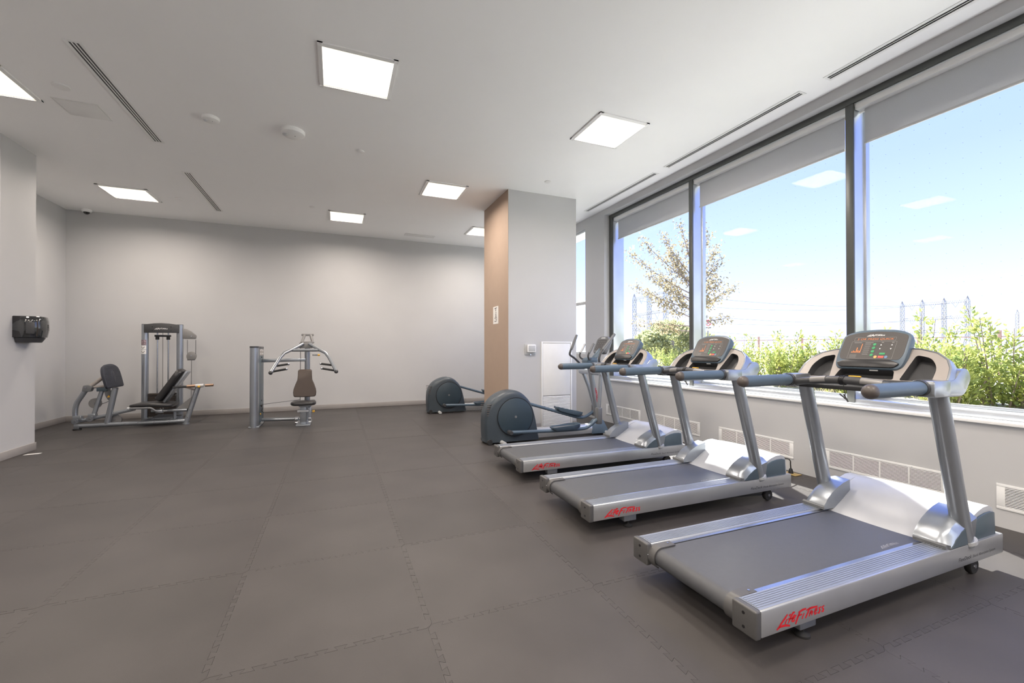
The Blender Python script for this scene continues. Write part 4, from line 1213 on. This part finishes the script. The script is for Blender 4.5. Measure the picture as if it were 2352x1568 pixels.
for s in (-1, 1):
    c_ = -.505
    S('press_arm', [(c_+s*.05, 8.70, 1.42), (c_+s*.235, 8.54, 1.305), (c_+s*.33, 8.46, 1.255), (c_+s*.385, 8.40, 1.18), (c_+s*.445, 8.32, 1.06), (c_+s*.505, 8.22, .935)], .027)
    SB().sphere((c_+s*.508, 8.215, .928), .034, 12, 8).build('arm_end', 'dark', sm_)
    S('hand_grip', [(c_+s*.485, 8.26, .945), (c_+s*.275, 8.26, .985)], .018, 'rubberblk')
    S('hand_grip', [(c_+s*.455, 8.34, 1.035), (c_+s*.255, 8.36, 1.065)], .018, 'rubberblk')
    for a, z in ((.275, .985),): SB().sphere((c_+s*a, 8.26, z), .021, 8, 6).build('grip_end', 'steel', sm_)
    SB().sphere((c_+s*.255, 8.36, 1.065), .021, 8, 6).build('grip_end', 'steel', sm_)
S('adjuster_pin', [(-.40, 8.68, 1.215), (-.29, 8.66, 1.215)], .012, 'steel')
SB().cyl((-.31, 8.66, 1.215), (-.275, 8.66, 1.215), .018, 10).build('adjuster_knob', 'yellow', sm_)
# backrest (violin outline) and seat
half = [(.0, .962), (.095, .960), (.112, .94), (.114, .86), (.120, .78), (.152, .70), (.178, .62), (.186, .56), (.178, .50), (.16, .482), (0, .475)]
pr_ = [(u, v) for u, v in half]+[(-u, v) for u, v in reversed(half[1:-1])]
def bkp(u, v, w): return (-.512+u, 8.44+w+.10*(v-.475), v)
sq = lambda k: [(u*k, .70+(v-.70)*k) for u, v in pr_]
SB().loft([[bkp(u, v, .07) for u, v in sq(.93)], [bkp(u, v, .055) for u, v in sq(1.0)], [bkp(u, v, .02) for u, v in sq(1.0)], [bkp(u, v, .0) for u, v in sq(.94)]]).build('backrest_pad', 'brownvinyl', sm_, ang=50)
SB().box(-.56, -.46, 8.53, 8.74, .60, .68).build('back_bracket', 'silver', sm_, bevel=.008)
seat = [(-.72, 8.20), (-.66, 8.10), (-.36, 8.10), (-.315, 8.20), (-.34, 8.48), (-.69, 8.48)]
seat = rounded(seat, .05, 4)
ctr = (-.515, 8.29)
q = lambda k: [(ctr[0]+(x-ctr[0])*k, ctr[1]+(y-ctr[1])*k) for x, y in seat]
SB().loft([[(x, y, .365) for x, y in q(.93)], [(x, y, .38) for x, y in q(1)], [(x, y, .41) for x, y in q(1)], [(x, y, .425) for x, y in q(.92)]]).build('seat_pad', 'vinyl', sm_, ang=50)
SB().box(-.59, -.44, 8.20, 8.46, .335, .366).build('seat_plate', 'silver', sm_, bevel=.006)
SB().loft([[(-.575, 8.30, .02), (-.475, 8.30, .02), (-.475, 8.40, .02), (-.575, 8.40, .02)], [(-.575, 8.27, .33), (-.475, 8.27, .33), (-.475, 8.37, .33), (-.575, 8.37, .33)]]).build('seat_post', 'silver', sm_, bevel=.012)
SB().box(-.615, -.435, 8.24, 8.44, .24, .275).build('post_collar', 'lgrey', sm_, bevel=.006)
SB().box(-.45, -.40, 8.30, 8.44, .08, .33).build('post_bracket', 'silver', sm_, bevel=.008)
SB().box(-.66, -.60, 8.34, 8.44, .09, .14).build('post_bracket', 'silver', sm_, bevel=.008)
S('seat_lever', [(-.43, 8.32, .215), (-.375, 8.32, .235)], .010, 'steel')
SB().cyl((-.38, 8.32, .233), (-.345, 8.32, .242), .019, 10).build('lever_knob', 'yellow', sm_)
SB().box(-.64, -.41, 8.24, 8.84, .0005, .022).build('base_plate', 'silver', sm_, bevel=.004)
for x in (-.63, -.42):
    for z in (.06, .12): SB().cyl((x-.02, 8.30, z), (x+.02, 8.30, z), .014, 8).build('bolt', 'steel', sm_)

# ================================================================== OUTSIDE
def gz(x, y):
    return .70-.012*max(0, x-8)
gm = MB()
gx = [4.95, 6.2, 8, 12, 20, 40, 90, 200, 600]
gy = [-120, -30, -10, 0, 5, 10, 20, 40, 90, 200, 500]
gv = [(x, y, .70 if x < 9 else max(.70-.045*(x-9), -.9)) for x in gx for y in gy]
n_ = len(gy)
gm.add(gv, [(i*n_+j, (i+1)*n_+j, (i+1)*n_+j+1, i*n_+j+1) for i in range(len(gx)-1) for j in range(n_-1)])
struct(gm.build('ground', 'grass'))
struct(MB().box(4.955, 5.75, -12, 30, .55, .775).build('pavement_strip', 'concrete', bevel=.01))

def leaves(centres, normals_dir, ln, wd, seed, jitter=.9):
    """bent diamond leaves as one mesh (4 verts, 2 faces each)"""
    rg_ = np.random.default_rng(seed)
    n = len(centres)
    d = normals_dir+rg_.normal(0, jitter, (n, 3))
    d /= np.linalg.norm(d, axis=1)[:, None]
    a = np.cross(d, rg_.normal(0, 1, (n, 3)))
    a /= np.linalg.norm(a, axis=1)[:, None]+1e-9
    b = np.cross(d, a)
    L = ln*rg_.uniform(.7, 1.25, (n, 1)); W = wd*rg_.uniform(.7, 1.25, (n, 1))
    c = np.asarray(centres)
    v = np.stack([c, c+d*L*.5+a*W*.5+b*W*.18, c+d*L, c+d*L*.5-a*W*.5+b*W*.18], 1).reshape(-1, 3)
    k = np.arange(n)*4
    f = np.concatenate([np.stack([k, k+1, k+2], 1), np.stack([k, k+2, k+3], 1)])
    return v, f
def leaf_obj(name, v, f, m, parent):
    me = bpy.data.meshes.new(name)
    me.from_pydata(v.tolist(), [], f.tolist())
    me.materials.append(MT[m])
    o = bpy.data.objects.new(name, me)
    C.objects.link(o)
    o.parent = parent
    o['kind'] = 'stuff'
    return o
def shrub(x, y, h, spread, nst, lab, seed, m='leafA', per=70, ln=.066, wd=.030):
    rg_ = np.random.default_rng(seed)
    r = empty('leafy_shrub', (x, y, .70))
    tag(r, lab, 'shrub', 'shrubs outside the window')
    st = MB(); cs = []; ds = []
    for k in range(nst):
        a = rg_.uniform(0, 2*PI); q = spread*math.sqrt(rg_.uniform(0, 1))
        hh = h*(rg_.uniform(.45, .78) if k > 4 else rg_.uniform(.85, 1.0))*(1-.25*q/spread)
        bx_, by_ = q*.45*math.cos(a), q*.45*math.sin(a)
        tx_, ty_ = q*math.cos(a)+rg_.normal(0, .05), q*math.sin(a)+rg_.normal(0, .05)
        p0 = np.array((bx_, by_, 0.)); p1 = np.array((bx_*.5+tx_*.5, by_*.5+ty_*.5, hh*.5)); p2 = np.array((tx_, ty_, hh))
        st.tube([p0, p1, p2], [.009, .006, .003], 4)
        for i in range(per):
            t = rg_.uniform(.0, 1)**.85
            c = (1-t)**2*p0+2*t*(1-t)*p1+t*t*p2
            ang = rg_.uniform(0, 2*PI)
            rad = .015+(.13 if t < .7 else .06)*rg_.uniform(0, 1)*(1-.35*t)
            dirv = np.array((math.cos(ang), math.sin(ang), .9))
            cs.append(c+np.array((math.cos(ang)*rad, math.sin(ang)*rad, rg_.normal(0, .02)))); ds.append(dirv)
    v, f = leaves(np.array(cs), np.array(ds), ln, wd, seed+1, .45)
    leaf_obj('foliage', v, f, m, r)
    st.build('stems', 'bark', r)
    return r
sh_spots = [(6.55, .75, 1.02, .50, 26), (6.35, 1.62, .98, .45, 26), (6.75, 2.35, 1.06, .45, 26), (6.30, 2.62, .72, .36, 20), (7.0, 3.25, 1.10, .42, 24), (6.6, 3.80, .82, .42, 22),
            (7.1, 4.35, .80, .42, 20), (6.9, 4.95, .98, .42, 20), (7.3, 5.45, .92, .42, 20), (7.2, 6.0, .90, .40, 20), (7.6, 6.55, .80, .42, 18), (7.6, 7.2, .70, .42, 18), (7.9, 7.9, .66, .45, 18), (8.1, 8.7, .62, .45, 18), (8.3, 9.6, .66, .45, 18), (8.8, 10.6, .62, .45, 16)]
sh_lab = ['leafy green shrub outside at the far right edge of the window', 'tall leafy shrub outside with shoots rising at the far right', 'leafy shrub outside right of the nearest treadmill console', 'low leafy shrub outside just behind the nearest treadmill console', 'leafy shrub outside directly behind the nearest treadmill console, with tall shoots', 'leafy shrub outside left of the nearest treadmill console',
          'low leafy shrub outside behind the nearest treadmill left wing', 'leafy shrub outside with two leaning shoots, by the right mullion', 'leafy shrub outside in the middle of the centre pane', 'leafy shrub outside with forked top in the centre pane', 'leafy shrub outside right of the middle treadmill console', 'leafy shrub outside behind the middle treadmill console',
          'leafy shrub outside at the left mullion', 'leafy shrub outside in the left pane below the tree', 'leafy shrub outside left of the tree trunk', 'leafy shrub outside behind the farthest treadmill console']
for k, (x, y, h, s, n) in enumerate(sh_spots):
    shrub(x, y, h*1.16, s, n, sh_lab[k], 100+k, per=110 if k < 8 else 60)
# dry grass tufts along the pavement
gt = []
for k in range(60):
    y = rng.uniform(.3, 10); x = rng.uniform(5.8, 6.1)
    gt.append((x, y))
tb = MB()
for x, y in gt:
    for j in range(14):
        a = rng.uniform(0, 2*PI); l_ = rng.uniform(.08, .24)
        dx, dy = math.cos(a)*l_*.7, math.sin(a)*l_*.7
        p = (x+rng.normal(0, .05), y+rng.normal(0, .06), .69)
        tb.add([(p[0]-.003, p[1], p[2]), (p[0]+.003, p[1], p[2]), (p[0]+dx, p[1]+dy, p[2]+l_)], [(0, 1, 2)])
tg = tb.build('grass_tufts', 'straw', smooth=False)
tag(tg, 'dry straw-coloured grass growing along the pavement outside', 'grass', kind='stuff')

# ---- tree
def on_ray(u, v, dist):
    d = fw+rt2*((u-1176)/F_PX)-up2*((v-CY_PX)/F_PX)
    return Vector((0, 0, H_CAM))+d*dist
def tree():
    base = on_ray(1592, 845, 13.0); base.z = .5
    r = empty('young_tree', base)
    tag(r, 'young tree with thin brownish autumn leaves outside the left pane', 'tree')
    rg_ = np.random.default_rng(5)
    px = 13.0/F_PX                        # metres per photo pixel at the tree
    H = 4.6
    tr = MB(); tr.tube([(0, 0, 0), (.01, .02, 1.6), (-.02, 0, 2.8), (0, .02, 3.8), (.03, 0, H)], [.085, .07, .05, .03, .01], 10)
    tr.build('trunk', 'bark', r)
    bb = MB(); cs = []; ds = []
    side_ = np.array(rt)                  # across the view, so the crown spreads both ways
    dep = np.array((-rt.y, rt.x, 0)) if False else np.array((fw.x, fw.y, 0))
    def branch(z0, along, deep, rise, nl):
        p0 = np.array((0, 0, z0)); p2 = p0+side_*along+dep*deep+np.array((0, 0, rise))
        p1 = p0+.5*(side_*along+dep*deep)+np.array((0, 0, rise*.35))
        pts = [(1-t)**2*p0+2*t*(1-t)*p1+t*t*p2 for t in np.linspace(0, 1, 7)]
        bb.tube(pts, [.022, .018, .015, .012, .009, .006, .003], 5)
        for i in range(int(nl*2.1)):
            t = rg_.uniform(.25, 1.02)
            c = (1-t)**2*p0+2*t*(1-t)*p1+t*t*p2
            cs.append(c+rg_.normal(0, .085, 3)); ds.append(np.array((rg_.normal(0, .6), rg_.normal(0, .6), -.5)))
    for z0, al, de, ri, nl in ((1.5, -1.7, .3, .15, 90), (1.6, 1.0, -.3, .15, 70), (1.75, -1.3, -.4, .55, 110), (1.8, .75, .5, .5, 80), (2.0, -1.75, .2, .75, 130), (2.0, 1.35, .1, .75, 120), (2.1, .6, -.6, .7, 90),
                               (2.3, -1.2, .5, .85, 140), (2.3, .9, .4, .8, 100), (2.45, -2.0, -.2, 1.25, 150), (2.5, .7, -.3, 1.0, 100), (2.6, -.9, -.5, 1.05, 130), (2.8, -1.5, .3, 1.45, 130), (2.9, .85, .2, 1.1, 100),
                               (3.0, -.8, .3, 1.35, 120), (3.1, .4, -.2, 1.2, 90), (3.3, -.45, -.2, 1.3, 110), (3.5, .3, .2, 1.1, 80), (2.2, -.6, .8, .9, 90), (2.7, -.5, .6, 1.2, 90), (1.9, -.9, -.7, .6, 90), (1.35, -.9, .4, .1, 70)):
        branch(z0, al, de, ri, nl)
    bb.build('branches', 'bark', r)
    v, f = leaves(np.array(cs), np.array(ds), .092, .048, 77, .6)
    leaf_obj('foliage', v, f, 'leafB', r)
tree()
# ---- round bush and low trees farther out
def bush(u, v, dist, w, h, lab, seed, n=2600):
    b = on_ray(u, v, dist); z0 = b.z
    r = empty('distant_bush', (b.x, b.y, -.9))
    tag(r, lab, 'bush', 'bushes beyond the shrubs')
    rg_ = np.random.default_rng(seed)
    p = rg_.normal(0, 1, (n, 3)); p /= np.linalg.norm(p, axis=1)[:, None]
    p *= rg_.uniform(.55, 1.0, (n, 1))**.5
    lump = 1+.18*np.sin(p[:, :1]*5+seed)*np.cos(p[:, 2:]*4)
    zc = z0+.9
    c = p*np.array((w, w, h))*lump+np.array((0, 0, zc))
    v_, f_ = leaves(c, p, .20, .11, seed, .7)
    leaf_obj('foliage', v_, f_, 'leafC', r)
    MB().tube([(0, 0, 0), (0, 0, zc)], [.14, .06], 8).build('trunk', 'bark', r)
bush(1545, 782, 18, 1.04, .66, 'pale round bush outside behind the tree trunk', 31)
bush(1500, 792, 19, .76, .5, 'pale bush outside left of the tree trunk', 32, 1800)
bush(1590, 790, 20.5, 1.0, .5, 'pale bush outside, farther back at the left mullion', 33, 1800)
# ---- long fence
fe = empty('field_fence', (24, 14, -.5)); tag(fe, 'long wooden field fence with a thin top rail far outside', 'fence')
FX0, FX1 = Vector((20.0, 23.5, 0)), Vector((21.5, 4.0, 0))
def fpnt(t, z): p = FX0.lerp(FX1, t); return (p.x-24, p.y-14, z+.5)
MB().tube([fpnt(0, 1.78), fpnt(1, 1.72)], .02, 6).build('top_rail', 'fence', fe)
MB().tube([fpnt(0, .75), fpnt(1, .70)], .018, 6).build('mid_rail', 'fence', fe)
for k in range(9):
    t = (k+.4)/9
    MB().tube([fpnt(t, -.9), fpnt(t, 1.95)], .05, 6).build('post', 'fence', fe)
# ---- no-parking sign
b = on_ray(1626, 745, 16)
sg = empty('parking_sign', (b.x, b.y, -.3)); tag(sg, 'white no-parking sign on a post outside, beside the left mullion', 'sign')
zc = b.z+.3
MB().tube([(0, 0, 0), (0, 0, zc+.2)], .025, 8).build('sign_post', 'tower', sg)
e1 = Vector((rt.x, rt.y, 0)).normalized(); e2 = Vector((fw.x, fw.y, 0)).normalized()
def SG(u, v, d): p = e1*u-e2*d; return (p.x, p.y, zc+v)
pl = MB().prism([(-.15, -.23), (.15, -.23), (.15, .20), (-.15, .20)], lambda u, v, w: SG(u, v, w), .028, .032).build('sign_plate', 'paper', sg, smooth=False)
ring = MB(); ring.stroke([(.10*math.cos(a), .06+.10*math.sin(a)) for a in np.linspace(0, 2*PI, 22)], .022, lambda u, v: SG(u, v, .033), False); ring.stroke([(-.07, .13), (.07, -.01)], .02, lambda u, v: SG(u, v, .033), False)
ring.build('red_ring', 'red', pl, smooth=False)
pm = MB(); pm.stroke([(-.03, 0), (-.03, .12), (.03, .12), (.035, .09), (.03, .06), (-.03, .06)], .022, lambda u, v: SG(u, v, .0325), False); pm.stroke([(-.10, -.12), (.10, -.12)], .03, lambda u, v: SG(u, v, .0325), False)
pm.build('letter_print', 'inkdark', pl, smooth=False)

# ---- power-line gantries
def gantry(cols, H, lab):
    """cols: list of (u, v_top) photo pixels for the mast tops of equal height H"""
    tops = []
    for u, v in cols:
        d = fw+rt2*((u-1176)/F_PX)-up2*((v-CY_PX)/F_PX)
        k = (H-H_CAM)/d.z
        tops.append(Vector((0, 0, H_CAM))+d*k)
    r = empty('power_gantry', (tops[0].x, tops[0].y, -1)); tag(r, lab, 'pylon', 'lattice power gantries beyond the field')
    o = Vector(r.location)
    ax = (tops[-1]-tops[0]); ax.z = 0; ax.normalize()
    pp = Vector((-ax.y, ax.x, 0))
    q = H/18.
    for t in tops:
        mb = MB()
        w0, w1 = 1.15*q, .42*q
        legs = []
        for a in (-1, 1):
            for b_ in (-1, 1):
                g0 = Vector((t.x, t.y, -1))+ax*a*w0*1.1+pp*b_*w0
                g1 = Vector((t.x, t.y, 5*q))+ax*a*w1+pp*b_*w1
                g2 = Vector((t.x, t.y, H-1.6*q))+ax*a*w1+pp*b_*w1
                g3 = Vector((t.x, t.y, H))
                mb.tube([g0-o, g1-o, g2-o, g3-o], .085*q, 4); legs.append((g0, g1, g2))
        for i, j in ((0, 1), (1, 3), (3, 2), (2, 0)):
            for k in range(12):
                za, zb = k/12, (k+1)/12
                def lerp(l, z):
                    return l[0].lerp(l[1], z*3) if z < 1/3 else l[1].lerp(l[2], (z-1/3)*1.5)
                mb.tube([lerp(legs[i], za)-o, lerp(legs[j], zb)-o], .055*q, 3)
        mb.build('mast', 'tower', r, smooth=False)
    for z in (H-1.9*q, H-6.9*q, H-11.3*q):
        for t0_, t1_ in zip(tops[:-1], tops[1:]):
            mb = MB()
            a = Vector((t0_.x, t0_.y, z)); b_ = Vector((t1_.x, t1_.y, z))
            for dz in (0, .75*q): mb.tube([a+Vector((0, 0, dz))-o, b_+Vector((0, 0, dz))-o], .085*q, 4)
            nseg = 10
            for k in range(nseg):
                mb.tube([a.lerp(b_, k/nseg)-o, a.lerp(b_, (k+1)/nseg)+Vector((0, 0, .75*q))-o], .055*q, 3)
            mid = a.lerp(b_, .5)
            for s in (-.14, .14): mb.tube([a.lerp(b_, .5+s)-o, mid-Vector((0, 0, 1.5*q))-o], .05*q, 3)
            mb.build('cross_beam', 'tower', r, smooth=False)
    return tops
g1 = gantry([(2072, 692), (2118, 688), (2168, 684), (2222, 679)], 18, 'grey lattice power gantry outside in the right pane, above the shrubs')
g2 = gantry([(1457, 675), (1491, 666), (1529, 656)], 18, 'grey lattice power gantry outside in the left pane, behind the tree')
g3 = gantry([(2336, 711), (2380, 703)], 18, 'lattice power gantry at the right edge of the picture')
def wire(p, q_, sag, lab):
    pts = [p.lerp(q_, t)-Vector((0, 0, sag*4*t*(1-t))) for t in np.linspace(0, 1, 13)]
    tag(MB().tube(pts, .045, 4).build('power_line', 'tower', smooth=False), lab, 'cable', 'power lines across the sky')
for k, z in enumerate((16, 11, 6.8)):
    for j in (0, 2):
        a = g2[j].copy(); b_ = g1[j].copy(); a.z = b_.z = z
        wire(a, b_, 2.0, 'thin grey power line strung between the lattice gantries')
